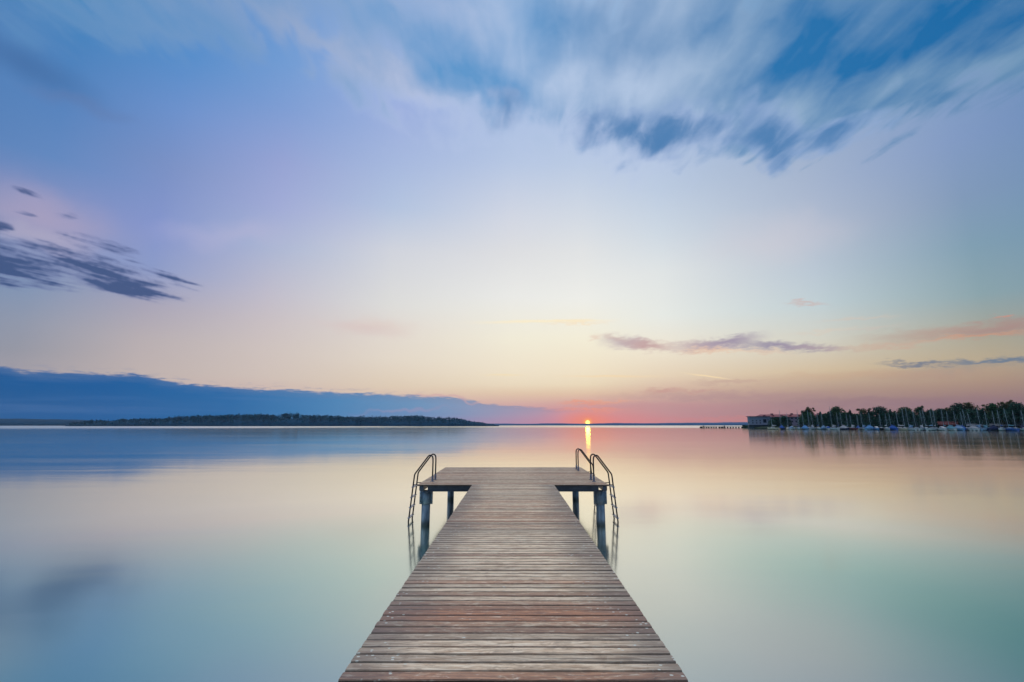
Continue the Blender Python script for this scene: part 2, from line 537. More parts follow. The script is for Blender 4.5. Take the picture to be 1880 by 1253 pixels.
class MB:
    """Collects shapes, then links them as one mesh object."""

    def __init__(self):
        self.v, self.f, self.at = [], [], {}

    def add(self, vs, fs, **attr):
        b = len(self.v)
        n0 = len(self.f)
        self.v.extend([tuple(p) for p in vs])
        self.f.extend([tuple(b + i for i in f) for f in fs])
        for k, val in attr.items():
            self.at.setdefault(k, {})
            for i in range(n0, len(self.f)):
                self.at[k][i] = val

    def box(self, lo, hi, m=None, **attr):
        x0, y0, z0 = lo
        x1, y1, z1 = hi
        vs = [Vector(p) for p in ((x0, y0, z0), (x1, y0, z0), (x1, y1, z0), (x0, y1, z0), (x0, y0, z1), (x1, y0, z1), (x1, y1, z1), (x0, y1, z1))]
        if m is not None:
            vs = [m @ p for p in vs]
        self.add(vs, [(0, 3, 2, 1), (4, 5, 6, 7), (0, 1, 5, 4), (1, 2, 6, 5), (2, 3, 7, 6), (3, 0, 4, 7)], **attr)

    def cbox(self, lo, hi, c=0.01, m=None, **attr):
        """Box with its vertical and top edges chamfered."""
        x0, y0, z0 = lo
        x1, y1, z1 = hi

        def ring(z, i):
            a = c
            return [(x0 + a + i, y0 + i, z), (x1 - a - i, y0 + i, z), (x1 - i, y0 + a + i, z), (x1 - i, y1 - a - i, z),
                    (x1 - a - i, y1 - i, z), (x0 + a + i, y1 - i, z), (x0 + i, y1 - a - i, z), (x0 + i, y0 + a + i, z)]
        rings = [ring(z0, 0), ring(z1 - c, 0), ring(z1, c * 0.8)]
        vs = [Vector(p) for r in rings for p in r]
        if m is not None:
            vs = [m @ p for p in vs]
        fs = [tuple(range(7, -1, -1)), tuple(range(16, 24))]
        for k in range(2):
            for i in range(8):
                j = (i + 1) % 8
                fs.append((k * 8 + i, k * 8 + j, k * 8 + 8 + j, k * 8 + 8 + i))
        self.add(vs, fs, **attr)

    def tube(self, pts, rad, seg=8, caps=True, **attr):
        """Tube along a polyline; rad a number or one radius per point."""
        pts = [Vector(p) for p in pts]
        n = len(pts)
        rads = rad if isinstance(rad, (list, tuple)) else [rad] * n
        vs, fs = [], []
        up = None
        for i, p in enumerate(pts):
            t = (pts[min(i + 1, n - 1)] - pts[max(i - 1, 0)]).normalized()
            if up is None:
                up = Vector((0, 0, 1)) if abs(t.z) < 0.9 else Vector((0, 1, 0))
            a = (up - t * up.dot(t)).normalized()
            up = a
            b = t.cross(a)
            for k in range(seg):
                g = 2 * math.pi * k / seg
                vs.append(p + (a * math.cos(g) + b * math.sin(g)) * rads[i])
        for i in range(n - 1):
            for k in range(seg):
                l = (k + 1) % seg
                fs.append((i * seg + k, i * seg + l, (i + 1) * seg + l, (i + 1) * seg + k))
        if caps:
            fs.append(tuple(range(seg - 1, -1, -1)))
            fs.append(tuple((n - 1) * seg + k for k in range(seg)))
        self.add(vs, fs, **attr)

    def loft(self, rings, closed=True, caps=True, **attr):
        n = len(rings[0])
        vs = [p for r in rings for p in r]
        fs = []
        for i in range(len(rings) - 1):
            for k in range(n if closed else n - 1):
                l = (k + 1) % n
                fs.append((i * n + k, i * n + l, (i + 1) * n + l, (i + 1) * n + k))
        if caps:
            fs.append(tuple(range(n - 1, -1, -1)))
            fs.append(tuple((len(rings) - 1) * n + k for k in range(n)))
        self.add(vs, fs, **attr)

    def quad(self, c, size, rng, **attr):
        """One leaf-spray card facing a random way."""
        a = Vector((rng.gauss(0, 1), rng.gauss(0, 1), rng.gauss(0, 1))).normalized()
        b = a.orthogonal().normalized()
        b = Matrix.Rotation(rng.random() * 6.28, 3, a) @ b
        d = a.cross(b)
        s = size * rng.uniform(0.6, 1.3)
        t = s * rng.uniform(0.45, 0.9)
        c = Vector(c)
        self.add([c - b * s, c - d * t * 0.6 + b * 0.1 * s, c + b * s, c + d * t], [(0, 1, 2, 3)], **attr)

    def build(self, name, mat, parent=None, smooth=False, loc=None, rz=0.0):
        me = bpy.data.meshes.new(name)
        me.from_pydata(self.v, [], self.f)
        me.update()
        for k, d in self.at.items():
            a = me.attributes.new(k, 'FLOAT', 'FACE')
            a.data.foreach_set('value', [d.get(i, 0.0) for i in range(len(self.f))])
        if smooth:
            me.polygons.foreach_set('use_smooth', [True] * len(me.polygons))
        me.materials.append(mat)
        o = bpy.data.objects.new(name, me)
        col.objects.link(o)
        if parent is not None:
            o.parent = parent
        if loc is not None:
            o.location = loc
            o.rotation_euler = (0, 0, rz)
        return o


# ------------------------------------------------------------------ materials
def new_mat(name):
    m = bpy.data.materials.new(name)
    m.use_nodes = True
    m.node_tree.nodes.clear()
    X.nt = m.node_tree
    out = m.node_tree.nodes.new('ShaderNodeOutputMaterial')
    return m, out


def principled(out, color, rough=0.5, metal=0.0, spec=0.5, normal=None):
    n = X.nt.nodes.new('ShaderNodeBsdfPrincipled')
    put(color, n.inputs['Base Color'])
    put(rough, n.inputs['Roughness'])
    put(metal, n.inputs['Metallic'])
    put(spec, n.inputs['Specular IOR Level'])
    if normal is not None:
        put(normal, n.inputs['Normal'])
    if out is not None:
        X.nt.links.new(n.outputs[0], out.inputs[0])
    return n


def coord(kind='Object'):
    n = X.nt.nodes.new('ShaderNodeTexCoord')
    return X(n.outputs[kind])


def world_pos():
    n = X.nt.nodes.new('ShaderNodeNewGeometry')
    return X(n.outputs['Position'])


def attr(name):
    n = X.nt.nodes.new('ShaderNodeAttribute')
    n.attribute_name = name
    return X(n.outputs['Fac'])


def bump(h, strength=0.3, dist=0.01):
    n = X.nt.nodes.new('ShaderNodeBump')
    n.inputs['Strength'].default_value = strength
    n.inputs['Distance'].default_value = dist
    put(h, n.inputs['Height'])
    return X(n.outputs[0])


def simple_mat(name, c, rough=0.5, metal=0.0, var=0.25, scale=3.0, spec=0.5):
    """A plain surface with weathering: blotchy tone and roughness."""
    m, out = new_mat(name)
    p = coord()
    n = noise(p, scale, 4, 0.6)
    n2 = noise(p, scale * 7.0, 2, 0.5)
    k = ss(n * 0.7 + n2 * 0.3, 0.3, 0.7)
    lo = tuple(v * (1 - var) for v in c) + (1.0,)
    hi = tuple(min(1.0, v * (1 + var * 0.6)) for v in c) + (1.0,)
    principled(out, mix(k, lo, hi), rough + (n - 0.5) * 0.3, metal, spec)
    return m


M = {}
# weathered decking
m, out = new_mat('weathered_decking')
p = coord()
tone, red, seed = attr('tone'), attr('red'), attr('seed')
px_, py_, pz_ = separate(p)
q = combine(px_ + seed * 53.0, py_ + seed * 17.0, pz_)
grain = noise(mapping(q, scale=(3.2, 60.0, 8.0)), 1.0, 5, 0.68, 1.0)
fine = noise(mapping(q, scale=(5.0, 190.0, 20.0)), 1.0, 3, 0.6, 0.2)
blot = noise(mapping(q, scale=(3.6, 15.0, 3.0)), 1.0, 5, 0.65, 1.0)
blot2 = noise(mapping(q, loc=(7, 3, 1), scale=(5.0, 17.0, 3.0)), 1.0, 5, 0.68, 1.4)
wide = noise(p, 0.9, 3, 0.5)
worn = noise(mapping(q, loc=(11, 5, 2), scale=(8.0, 46.0, 6.0)), 1.0, 5, 0.7, 0.8)
pale = mix(ss(grain, 0.30, 0.68), lin((200, 160, 122)), lin((255, 236, 206)))
pale = mix(ss(blot, 0.44, 0.62) * 0.62, pale, lin((150, 118, 88)))
brown = mix(ss(grain, 0.30, 0.70), lin((104, 54, 32)), lin((214, 142, 96)))
c = mix(clamp(ss(blot2 + red * 0.50 - 0.27, 0.40, 0.56) * (red * 0.75 + 0.25)), pale, brown)
c = mix(ss(tone, 0.0, 1.0), mix(0.60, c, lin((78, 66, 58))), c)
c = mix(ss(fine, 0.60, 0.76) * 0.45, c, lin((46, 38, 34)))
c = mix(ss(worn, 0.56, 0.68) * 0.60, c, lin((244, 232, 208)))            # pale rubbed fibres
c = mix(ss(worn, 0.44, 0.34) * 0.55, c, lin((88, 62, 48)))
crk = ss(noise(mapping(q, loc=(3, 9, 2), scale=(0.8, 75.0, 9.0)), 1.0, 2, 0.5, 0.9), 0.66, 0.72)
c = mix(crk * 0.7, c, lin((38, 32, 30)))
# algae and damp along the two ends of the boards
endf = ss(fabs(px_) + (wide - 0.5) * 0.9, 0.45, 1.10)
c = mix(endf * attr('walk') * 0.60, c, lin((96, 88, 84)))
# pale droppings and specks, gathered near the ends
vor = X.nt.nodes.new('ShaderNodeTexVoronoi')
vor.inputs['Scale'].default_value = 24.0
put(mapping(p, scale=(0.7, 1.0, 1.0)), vor.inputs['Vector'])
speck_area = noise(p, 3.2, 3, 0.6)
sp = ss(X(vor.outputs['Distance']), 0.24, 0.15) * ss(speck_area + ss(fabs(px_), 0.45, 1.0) * 0.17, 0.64, 0.70)
c = mix(sp * 0.85, c, lin((214, 222, 212)))
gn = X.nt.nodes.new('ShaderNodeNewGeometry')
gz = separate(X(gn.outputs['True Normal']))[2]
c = mix(ss(gz, 0.93, 0.45) * 0.92, c, lin((34, 27, 24)))          # near-black board sides along the joints
rough = 0.36 + (grain - 0.5) * 0.35 + endf * 0.12
nrm = bump(grain * 0.6 + fine * 0.4 - crk * 0.8, 0.55, 0.006)
principled(out, c, rough, 0.0, 0.6, nrm)
M['decking'] = m

# galvanised, blue-grey weathered steel of the piles and beams
m, out = new_mat('blue_grey_steel')
p = coord()
g = noise(mapping(p, scale=(9, 9, 1.2)), 1.0, 5, 0.65, 0.4)
g2 = noise(p, 5.0, 4, 0.6)
c = mix(ss(g, 0.35, 0.68), lin((80, 98, 114)), lin((142, 162, 176)))
c = mix(ss(g2, 0.60, 0.72) * 0.6, c, lin((138, 136, 138)))
wx, wy, wz = separate(world_pos())
c = mix(ss(wz + (g - 0.5) * 0.12, 0.20, 0.02) * 0.8, c, lin((50, 58, 48)))       # slimy tide line
principled(out, c, 0.45 + (g2 - 0.5) * 0.3, 0.25, 0.5, bump(g, 0.25, 0.004))
M['steel'] = m
M['beam'] = simple_mat('dark_beam_steel', lin((66, 76, 88))[:3], 0.5, 0.2, 0.35, 4.0)
M['ladder'] = simple_mat('dark_ladder_tube', lin((46, 44, 50))[:3], 0.28, 0.55, 0.25, 6.0)
M['bright_steel'] = simple_mat('stainless_sleeve', lin((128, 138, 160))[:3], 0.3, 0.75, 0.2, 8.0)
M['bolt'] = simple_mat('bolt_heads', lin((120, 112, 104))[:3], 0.4, 0.6, 0.2, 30.0)

# lake
m, out = new_mat('lake_water')
p = world_pos()
wx, wy, wz = separate(p)
dist = X(vec('LENGTH', p).s.node.outputs['Value'])
patch = noise(mapping(p, scale=(0.0035, 0.012, 1.0)), 1.0, 3, 0.55, 0.4)
patch2 = noise(mapping(p, scale=(0.02, 0.11, 1.0)), 1.0, 3, 0.6, 0.3)
patch3 = noise(mapping(p, rot=(0, 0, 0.10), scale=(0.045, 0.55, 1.0)), 1.0, 4, 0.65, 0.4)
near_r = ss(dist, 6.0, 40.0, 0.118, 0.085) + (patch2 - 0.5) * ss(dist, 10.0, 40.0, 0.03, 0.085)
ruffled = ss(dist + (patch - 0.5) * 520.0, 380.0, 640.0) * ss(fabs(wx + 60.0), 90.0, 270.0, 0.30, 0.75)
rough = near_r + (patch3 - 0.5) * ss(dist, 12.0, 45.0, 0.02, 0.075) + ruffled * 0.20
swell = noise(mapping(p, scale=(0.10, 0.30, 1.0)), 1.0, 2, 0.5, 0.3)
swell2 = noise(mapping(p, scale=(0.35, 1.2, 1.0)), 1.0, 2, 0.5, 0.2)
nrm = bump(swell * 1.0 + swell2 * 0.16, 1.0, 0.010)
shal = noise(p, 0.12, 3, 0.5)
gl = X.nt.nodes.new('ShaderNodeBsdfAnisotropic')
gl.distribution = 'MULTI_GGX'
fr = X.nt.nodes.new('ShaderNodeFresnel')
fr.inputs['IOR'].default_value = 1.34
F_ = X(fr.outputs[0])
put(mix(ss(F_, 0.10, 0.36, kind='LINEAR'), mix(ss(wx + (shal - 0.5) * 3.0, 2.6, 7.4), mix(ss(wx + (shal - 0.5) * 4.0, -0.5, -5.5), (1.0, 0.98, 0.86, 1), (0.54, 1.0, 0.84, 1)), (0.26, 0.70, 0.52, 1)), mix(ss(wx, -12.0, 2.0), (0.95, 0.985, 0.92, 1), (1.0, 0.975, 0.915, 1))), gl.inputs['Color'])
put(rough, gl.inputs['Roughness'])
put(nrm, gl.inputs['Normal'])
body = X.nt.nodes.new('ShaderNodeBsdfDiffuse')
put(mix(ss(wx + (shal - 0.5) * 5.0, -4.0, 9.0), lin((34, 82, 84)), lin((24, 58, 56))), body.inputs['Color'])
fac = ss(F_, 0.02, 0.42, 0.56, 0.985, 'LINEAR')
ms = X.nt.nodes.new('ShaderNodeMixShader')
put(fac, ms.inputs[0])
X.nt.links.new(body.outputs[0], ms.inputs[1])
X.nt.links.new(gl.outputs[0], ms.inputs[2])
X.nt.links.new(ms.outputs[0], out.inputs[0])
M['water'] = m


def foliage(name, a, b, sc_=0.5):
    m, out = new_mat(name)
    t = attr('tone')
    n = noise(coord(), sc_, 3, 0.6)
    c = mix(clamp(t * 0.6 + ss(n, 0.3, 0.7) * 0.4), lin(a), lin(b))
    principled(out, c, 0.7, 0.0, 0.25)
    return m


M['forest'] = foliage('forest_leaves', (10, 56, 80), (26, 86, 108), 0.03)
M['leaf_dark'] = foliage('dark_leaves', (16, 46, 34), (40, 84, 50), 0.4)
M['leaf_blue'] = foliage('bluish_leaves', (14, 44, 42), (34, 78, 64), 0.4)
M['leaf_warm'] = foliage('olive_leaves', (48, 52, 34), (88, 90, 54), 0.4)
M['bark'] = simple_mat('tree_bark', lin((60, 50, 42))[:3], 0.85, 0, 0.4, 2.0, 0.2)
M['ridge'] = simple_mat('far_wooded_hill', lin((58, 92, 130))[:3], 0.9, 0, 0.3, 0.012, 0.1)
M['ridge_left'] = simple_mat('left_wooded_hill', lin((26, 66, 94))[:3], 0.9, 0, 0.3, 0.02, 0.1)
M['shore'] = simple_mat('grassy_shore', lin((44, 58, 46))[:3], 0.9, 0, 0.45, 0.2, 0.1)
M['quay'] = simple_mat('quay_stone', lin((52, 66, 76))[:3], 0.85, 0, 0.4, 0.8, 0.2)
M['pier_wood'] = simple_mat('dark_pier_wood', lin((44, 34, 36))[:3], 0.8, 0, 0.3, 1.5, 0.2)
M['wall'] = simple_mat('grey_plaster', lin((122, 132, 154))[:3], 0.8, 0, 0.12, 0.7, 0.2)
M['wall2'] = simple_mat('lilac_plaster', lin((132, 124, 142))[:3], 0.8, 0, 0.12, 0.7, 0.2)
M['roof_red'] = simple_mat('red_tile_roof', lin((140, 92, 96))[:3], 0.8, 0, 0.25, 0.8, 0.2)
M['roof_dark'] = simple_mat('dark_flat_roof', lin((84, 72, 88))[:3], 0.7, 0, 0.2, 0.8, 0.2)
M['glass'] = simple_mat('window_glass', lin((40, 50, 66))[:3], 0.15, 0, 0.2, 1.0, 0.5)
M['frame'] = simple_mat('window_frame', lin((120, 122, 130))[:3], 0.5, 0, 0.1, 1.0, 0.4)
M['boathouse'] = simple_mat('red_boards', lin((88, 42, 44))[:3], 0.8, 0, 0.3, 1.2, 0.2)
M['boathouse_roof'] = simple_mat('red_brown_roof', lin((92, 54, 58))[:3], 0.8, 0, 0.3, 0.9, 0.2)
M['shed_roof'] = simple_mat('grey_metal_roof', lin((98, 108, 122))[:3], 0.5, 0.2, 0.2, 0.5)
M['shed_wall'] = simple_mat('grey_boards', lin((60, 64, 72))[:3], 0.8, 0, 0.3, 0.8, 0.2)
PAINT = {
    'white': (166, 172, 180), 'cream': (168, 158, 144), 'blue': (36, 78, 150), 'navy': (22, 36, 72), 'pale blue': (106, 138, 172),
    'teal': (84, 132, 150), 'grey': (140, 146, 156), 'dark red': (96, 44, 46), 'black': (26, 30, 38), 'light blue': (84, 132, 182)}
for k, v in PAINT.items():
    M['hull_' + k] = simple_mat('paint_' + k.replace(' ', '_'), lin(v)[:3], 0.3, 0, 0.08, 1.2)
    M['cloth_' + k] = simple_mat('canvas_' + k.replace(' ', '_'), lin(v)[:3], 0.75, 0, 0.2, 2.0, 0.2)
M['mast'] = simple_mat('mast_alloy', lin((128, 144, 156))[:3], 0.45, 0.2, 0.1, 1.0)

# ------------------------------------------------------------------ water
wb = MB()
ys = [-330, -60, -20, 0, 20, 60, 150, 400, 1000, 2500, 3880]
xs_ = [-5150, -3000, -1000, -300, -60, 0, 60, 300, 1000, 3000, 5150]
nx = len(xs_)
wb.add([(x, y, 0.0) for y in ys for x in xs_],
       [(j * nx + i, j * nx + i + 1, (j + 1) * nx + i + 1, (j + 1) * nx + i) for j in range(len(ys) - 1) for i in range(nx - 1)])
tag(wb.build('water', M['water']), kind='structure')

# ------------------------------------------------------------------ hills and far shore
def ridge(name, mat, pts, Y, thick, jit, step, seed):
    """A long hill whose skyline passes through photo points; a solid with a front slope, a crest and a back slope."""
    rng = random.Random(seed)
    rows = []
    x0, x1 = pts[0][0], pts[-1][0]
    n = max(2, int((x1 - x0) / step))
    ph = [rng.uniform(0, 6.28) for _ in range(6)]
    for i in range(n + 1):
        px = x0 + (x1 - x0) * i / n
        for a, b in zip(pts[:-1], pts[1:]):
            if a[0] <= px <= b[0]:
                t = (px - a[0]) / max(1e-6, b[0] - a[0])
                t = t * t * (3 - 2 * t)
                py = a[1] + (b[1] - a[1]) * t
        py += jit * (0.5 * math.sin(px * 0.071 + ph[0]) + 0.35 * math.sin(px * 0.19 + ph[1]) + 0.25 * math.sin(px * 0.47 + ph[2]) + rng.uniform(-0.3, 0.3))
        c = at_depth(px, py, Y + thick * 0.45)
        h = max(c.z, 0.6)
        f = at_depth(px, HORIZON, Y)
        X0 = f.x
        ex = c.x - X0
        rows.append([(X0, Y, -1.0), (X0, Y, h * 0.20), (X0 + ex * 0.35, Y + thick * 0.12, h * 0.62), (X0 + ex * 0.7, Y + thick * 0.28, h * 0.90), (c.x, Y + thick * 0.45, h),
                     (c.x, Y + thick * 0.75, h * 0.7), (c.x, Y + thick, -1.0)])
    mb = MB()
    mb.loft(rows, closed=False, caps=True)
    return tag(mb.build(name, mat, smooth=True), kind='structure')


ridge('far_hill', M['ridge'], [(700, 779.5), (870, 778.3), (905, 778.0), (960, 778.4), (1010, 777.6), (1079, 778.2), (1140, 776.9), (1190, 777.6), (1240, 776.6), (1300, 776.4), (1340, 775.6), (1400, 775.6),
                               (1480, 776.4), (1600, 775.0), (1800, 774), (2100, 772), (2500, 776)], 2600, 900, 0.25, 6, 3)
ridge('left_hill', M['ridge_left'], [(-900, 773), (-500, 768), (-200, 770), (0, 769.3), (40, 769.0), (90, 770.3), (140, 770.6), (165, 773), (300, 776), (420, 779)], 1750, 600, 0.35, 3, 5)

# wooded island: low ground and the wood that stands on it
isl = [(120, 779), (165, 775), (210, 773.5), (300, 771.5), (420, 769.5), (530, 768.5), (640, 769.5), (760, 770), (845, 771), (880, 775.5), (905, 779.6), (915, 780.6)]
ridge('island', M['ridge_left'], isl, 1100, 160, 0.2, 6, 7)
sky_pts = [(128, 776.5), (150, 774), (165, 771.5), (185, 771), (205, 772.5), (222, 768.5), (240, 769.5), (262, 768), (300, 768), (322, 764.5), (352, 763.0), (385, 762.2), (415, 761.0), (440, 760.8), (470, 759.8), (500, 760.6),
           (515, 761), (527, 757.5), (551, 757.8), (556, 761), (600, 762.5), (640, 764.5), (700, 764.5), (740, 763.6), (768, 762), (786, 765), (812, 766.2), (838, 766.8), (850, 769), (868, 774), (876, 775.2), (886, 775), (893, 777.5), (903, 779.6), (912, 780.6)]


def interp(pts, x):
    for a, b in zip(pts[:-1], pts[1:]):
        if a[0] <= x <= b[0]:
            return a[1] + (b[1] - a[1]) * (x - a[0]) / (b[0] - a[0])
    return pts[-1][1]


rng = random.Random(21)
fm = MB()
for k in range(2300):
    px = rng.uniform(128, 912)
    row = rng.random()
    Y = 1108 + row * 120
    top = interp(sky_pts, px)
    base_py = interp(isl, px)
    g = at_depth(px, base_py, Y)
    c = at_depth(px, top + (rng.uniform(-1.3, 0.0) if rng.random() < 0.10 else rng.uniform(0.3, 1.9)) + (1 - row) * rng.uniform(0, 4) * min(1, (781 - top) / 18), Y)
    crown = (527 < px < 553 or 505 < px < 515 or rng.random() < 0.07)
    h = rng.uniform(9, 15)
    w = rng.uniform(3.0, 5.5) * (0.55 if crown else 1.0)
    tn = rng.random()
    nq = 16 if row > 0.5 else 20
    for i in range(nq):
        u = rng.random()
        z = c.z - u * h
        wr = w * (u ** 0.8 if crown else math.sin(min(1.0, u * 1.1 + 0.12) * math.pi * 0.62))
        an = rng.uniform(0, 6.28)
        rr = wr * math.sqrt(rng.random())
        if z > 0.3:
            fm.quad((c.x + math.cos(an) * rr, Y + math.sin(an) * rr, z), rng.uniform(1.1, 1.9) * (0.6 if crown and u < 0.4 else 1.0), rng, tone=min(1, max(0, tn + rng.uniform(-0.25, 0.25))))
# reedy, bushy foot of the wood along the waterline
for k in range(3000):
    px = rng.uniform(128, 912)
    Y = 1100 + rng.uniform(-3, 4)
    hmax = max(0.6, at_depth(px, interp(sky_pts, px), Y).z * 0.75)
    b = at_depth(px, HORIZON, Y)
    fm.quad((b.x, Y, rng.uniform(0.0, hmax)), rng.uniform(1.0, 2.0), rng, tone=rng.random())
o = fm.build('forest', M['forest'])
tag(o, 'dark blue-green wood covering the long low island on the left', 'wood', None, 'stuff')

# ------------------------------------------------------------------ jetty
P_FRONT, P_REAR, P_HALF, W_HALF = 12.87, 18.12, 2.605, 1.118
jetty = empty('jetty', (0, 0, DECK_Z))
tag(jetty, 'weathered wooden bathing jetty running out to a square platform over the lake', 'jetty')
rng = random.Random(5)


def planks(mb, y0, y1, half, walk):
    n = round((y1 - y0) / 0.1118)
    pitch = (y1 - y0) / n
    for i in range(n):
        a = y0 + i * pitch + rng.uniform(0.0055, 0.0090)
        b = y0 + (i + 1) * pitch - rng.uniform(0.0055, 0.0090)
        yc = (a + b) / 2
        # colour of each board: reddish boards about four metres out, pale ones nearest, dark ones scattered
        rd = min(1.0, max(0.0, rng.gauss(0.42, 0.24)))
        tn = min(1.0, max(0.0, rng.gauss(0.80, 0.28)))
        if 3.87 < yc < 4.56: rd = rng.uniform(0.6, 1.0); tn = rng.uniform(0.55, 0.95)
        elif 3.40 < yc < 3.87: rd = rng.uniform(0.0, 0.3); tn = rng.uniform(0.88, 1.0)
        elif 3.0 < yc < 3.40: rd = rng.uniform(0.5, 0.8); tn = rng.uniform(0.6, 0.9)
        elif 4.56 < yc < 7.2: rd = rng.uniform(0.0, 0.7) if rng.random() < 0.4 else rng.uniform(0.0, 0.3)
        if not walk: rd = min(1, rd + 0.2); tn *= 0.62
        elif yc > 10.5: tn *= 0.75
        if rng.random() < 0.12: tn *= 0.45
        dz_ = rng.uniform(-0.0025, 0.0015)
        tilt = rng.gauss(0, 0.006)
        xa, xb = -half + rng.uniform(-0.003, 0.003), half + rng.uniform(-0.003, 0.003)
        c = 0.008
        prof = [(a, -0.036), (b, -0.036), (b, -c), (b - c * 0.8, 0.0), (yc + 0.02, 0.0012), (yc - 0.02, 0.0012), (a + c * 0.8, 0.0), (a, -c)]
        prof = [(y, z + dz_ + (y - yc) * tilt * 3) for y, z in prof]
        bow = [rng.uniform(-0.0014, 0.0014) for _ in range(7)]
        rings = [[(xa + (xb - xa) * t / 6, y + bow[t], z + bow[t] * 0.8) for y, z in reversed(prof)] for t in range(7)]
        mb.loft(rings, tone=tn, red=rd, seed=rng.random(), walk=1.0 if walk else 0.0)
        # screw heads over the three bearers
        if yc > 1.5:
            for sx in ((-0.9, 0.0, 0.9) if walk else (-2.35, -1.2, 0.0, 1.2, 2.35)):
                for sy in (0.25, 0.75):
                    x, y = sx + rng.uniform(-0.012, 0.012), a + (b - a) * sy
                    r = 0.0042
                    z = dz_ + 0.0022
                    mb.add([(x + r * math.cos(g * 1.0472), y + r * math.sin(g * 1.0472), z) for g in range(6)], [(0, 1, 2, 3, 4, 5)], tone=0.0, red=0.0, seed=0.5, walk=1.0)


for y0, y1 in ((-6.62, -1.76), (-1.74, 3.225), (3.242, 8.05), (8.072, P_FRONT - 0.004)):
    mb = MB()
    planks(mb, y0, y1, W_HALF, True)
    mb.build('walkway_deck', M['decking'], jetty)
mb = MB()
planks(mb, P_FRONT, P_REAR, P_HALF, False)
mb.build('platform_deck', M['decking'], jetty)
# bearers: front, rear and middle cross beams, edge beams, walkway joists
def beam(lo, hi, mat=None):
    b = MB()
    b.cbox(lo, hi, 0.006)
    return b.build('beam', mat or M['beam'], jetty)


def channel(y, x0, x1, mat):
    """Cross beam with a flange along its top and bottom."""
    b = MB()
    b.cbox((x0, y, -0.176), (x1, y + 0.012, -0.040), 0.003)
    b.cbox((x0, y - 0.045, -0.050), (x1, y - 0.0005, -0.038), 0.003)
    b.cbox((x0, y - 0.045, -0.184), (x1, y + 0.05, -0.1765), 0.003)
    return b.build('beam', mat, jetty)


channel(P_FRONT + 0.10, -2.34, 2.34, M['beam'])
channel(P_REAR - 0.30, -2.34, 2.34, M['beam'])
channel((P_FRONT + P_REAR) / 2, -2.34, 2.34, M['beam'])
for s in (-1, 1):
    xa, xb = sorted((s * 2.555, s * 2.435))
    beam((xa, P_FRONT + 0.02, -0.150), (xb, P_REAR - 0.02, -0.0385))
    xa, xb = sorted((s * 0.98, s * 0.88))
    beam((xa, -6.5, -0.19), (xb, P_FRONT - 0.02, -0.0385))
    # thin flat arm that ties the edge beam to the pile head
    b = MB()
    b.add([(s * 2.55, P_FRONT + 0.06, -0.152), (s * 2.55, P_FRONT + 0.16, -0.152), (s * 2.22, P_FRONT + 0.16, -0.190), (s * 2.22, P_FRONT + 0.06, -0.190),
           (s * 2.55, P_FRONT + 0.06, -0.164), (s * 2.55, P_FRONT + 0.16, -0.164), (s * 2.22, P_FRONT + 0.16, -0.204), (s * 2.22, P_FRONT + 0.06, -0.204)],
          [(0, 1, 2, 3), (7, 6, 5, 4), (0, 3, 7, 4), (1, 5, 6, 2), (0, 4, 5, 1), (3, 2, 6, 7)])
    b.build('tie_plate', M['beam'], jetty)


def pile(x, y, clamp_):
    b = MB()
    b.tube([(x, y, -2.6), (x, y, -0.26)], 0.118, 24)
    b.cbox((x - 0.07, y - 0.06, -0.262), (x + 0.07, y + 0.06, -0.186), 0.004)
    pl = b.build('pile', M['steel'], jetty, smooth=False)
    for f in pl.data.polygons:
        f.use_smooth = abs(f.normal.z) < 0.5 and f.area > 0.02
    if clamp_:
        b = MB()
        b.tube([(x, y, -0.560), (x, y, -0.215)], 0.126, 24)
        b.cbox((x - 0.182, y - 0.02, -0.555), (x - 0.122, y + 0.02, -0.205), 0.003)
        b.cbox((x + 0.122, y - 0.02, -0.555), (x + 0.182, y + 0.02, -0.205), 0.003)
        cl = b.build('pile_clamp', M['steel'], pl)
        for f in cl.data.polygons:
            f.use_smooth = abs(f.normal.z) < 0.5 and len(f.vertices) == 4 and abs(f.normal.x) < 0.995 and f.area < 0.02
        for sx in (-1, 1):
            for z in (-0.27, -0.38, -0.49):
                b = MB()
                b.tube([(x + sx * 0.155, y - 0.036, z), (x + sx * 0.155, y + 0.036, z)], 0.013, 6)
                b.build('bolt', M['bolt'], pl)


for s in (-1, 1):
    pile(s * 2.42, P_FRONT + 0.36, True)
    pile(s * 2.30, P_REAR - 0.62, False)
for y in (3.2, 8.06):
    for s in (-1, 1):
        pile(s * 0.72, y, False)

# ------------------------------------------------------------------ bathing ladders
def rail_path(t_bottom=-1.75):
    base = [(0, 0.0), (0, 0.57)]
    # half-round bow at the top
    cx, cz, r = 0.085, 0.615, 0.085
    for k in range(0, 9):
        a = math.pi - k * (math.pi * 0.80) / 8
        base.append((cx + r * math.cos(a) * 0.95, cz + 0.02 + r * math.sin(a) * 1.15))
    base += [(0.485, 0.245), (0.51, 0.205), (0.522, 0.16), (0.645, -1.10), (0.645 + 0.063, t_bottom)]
    return base


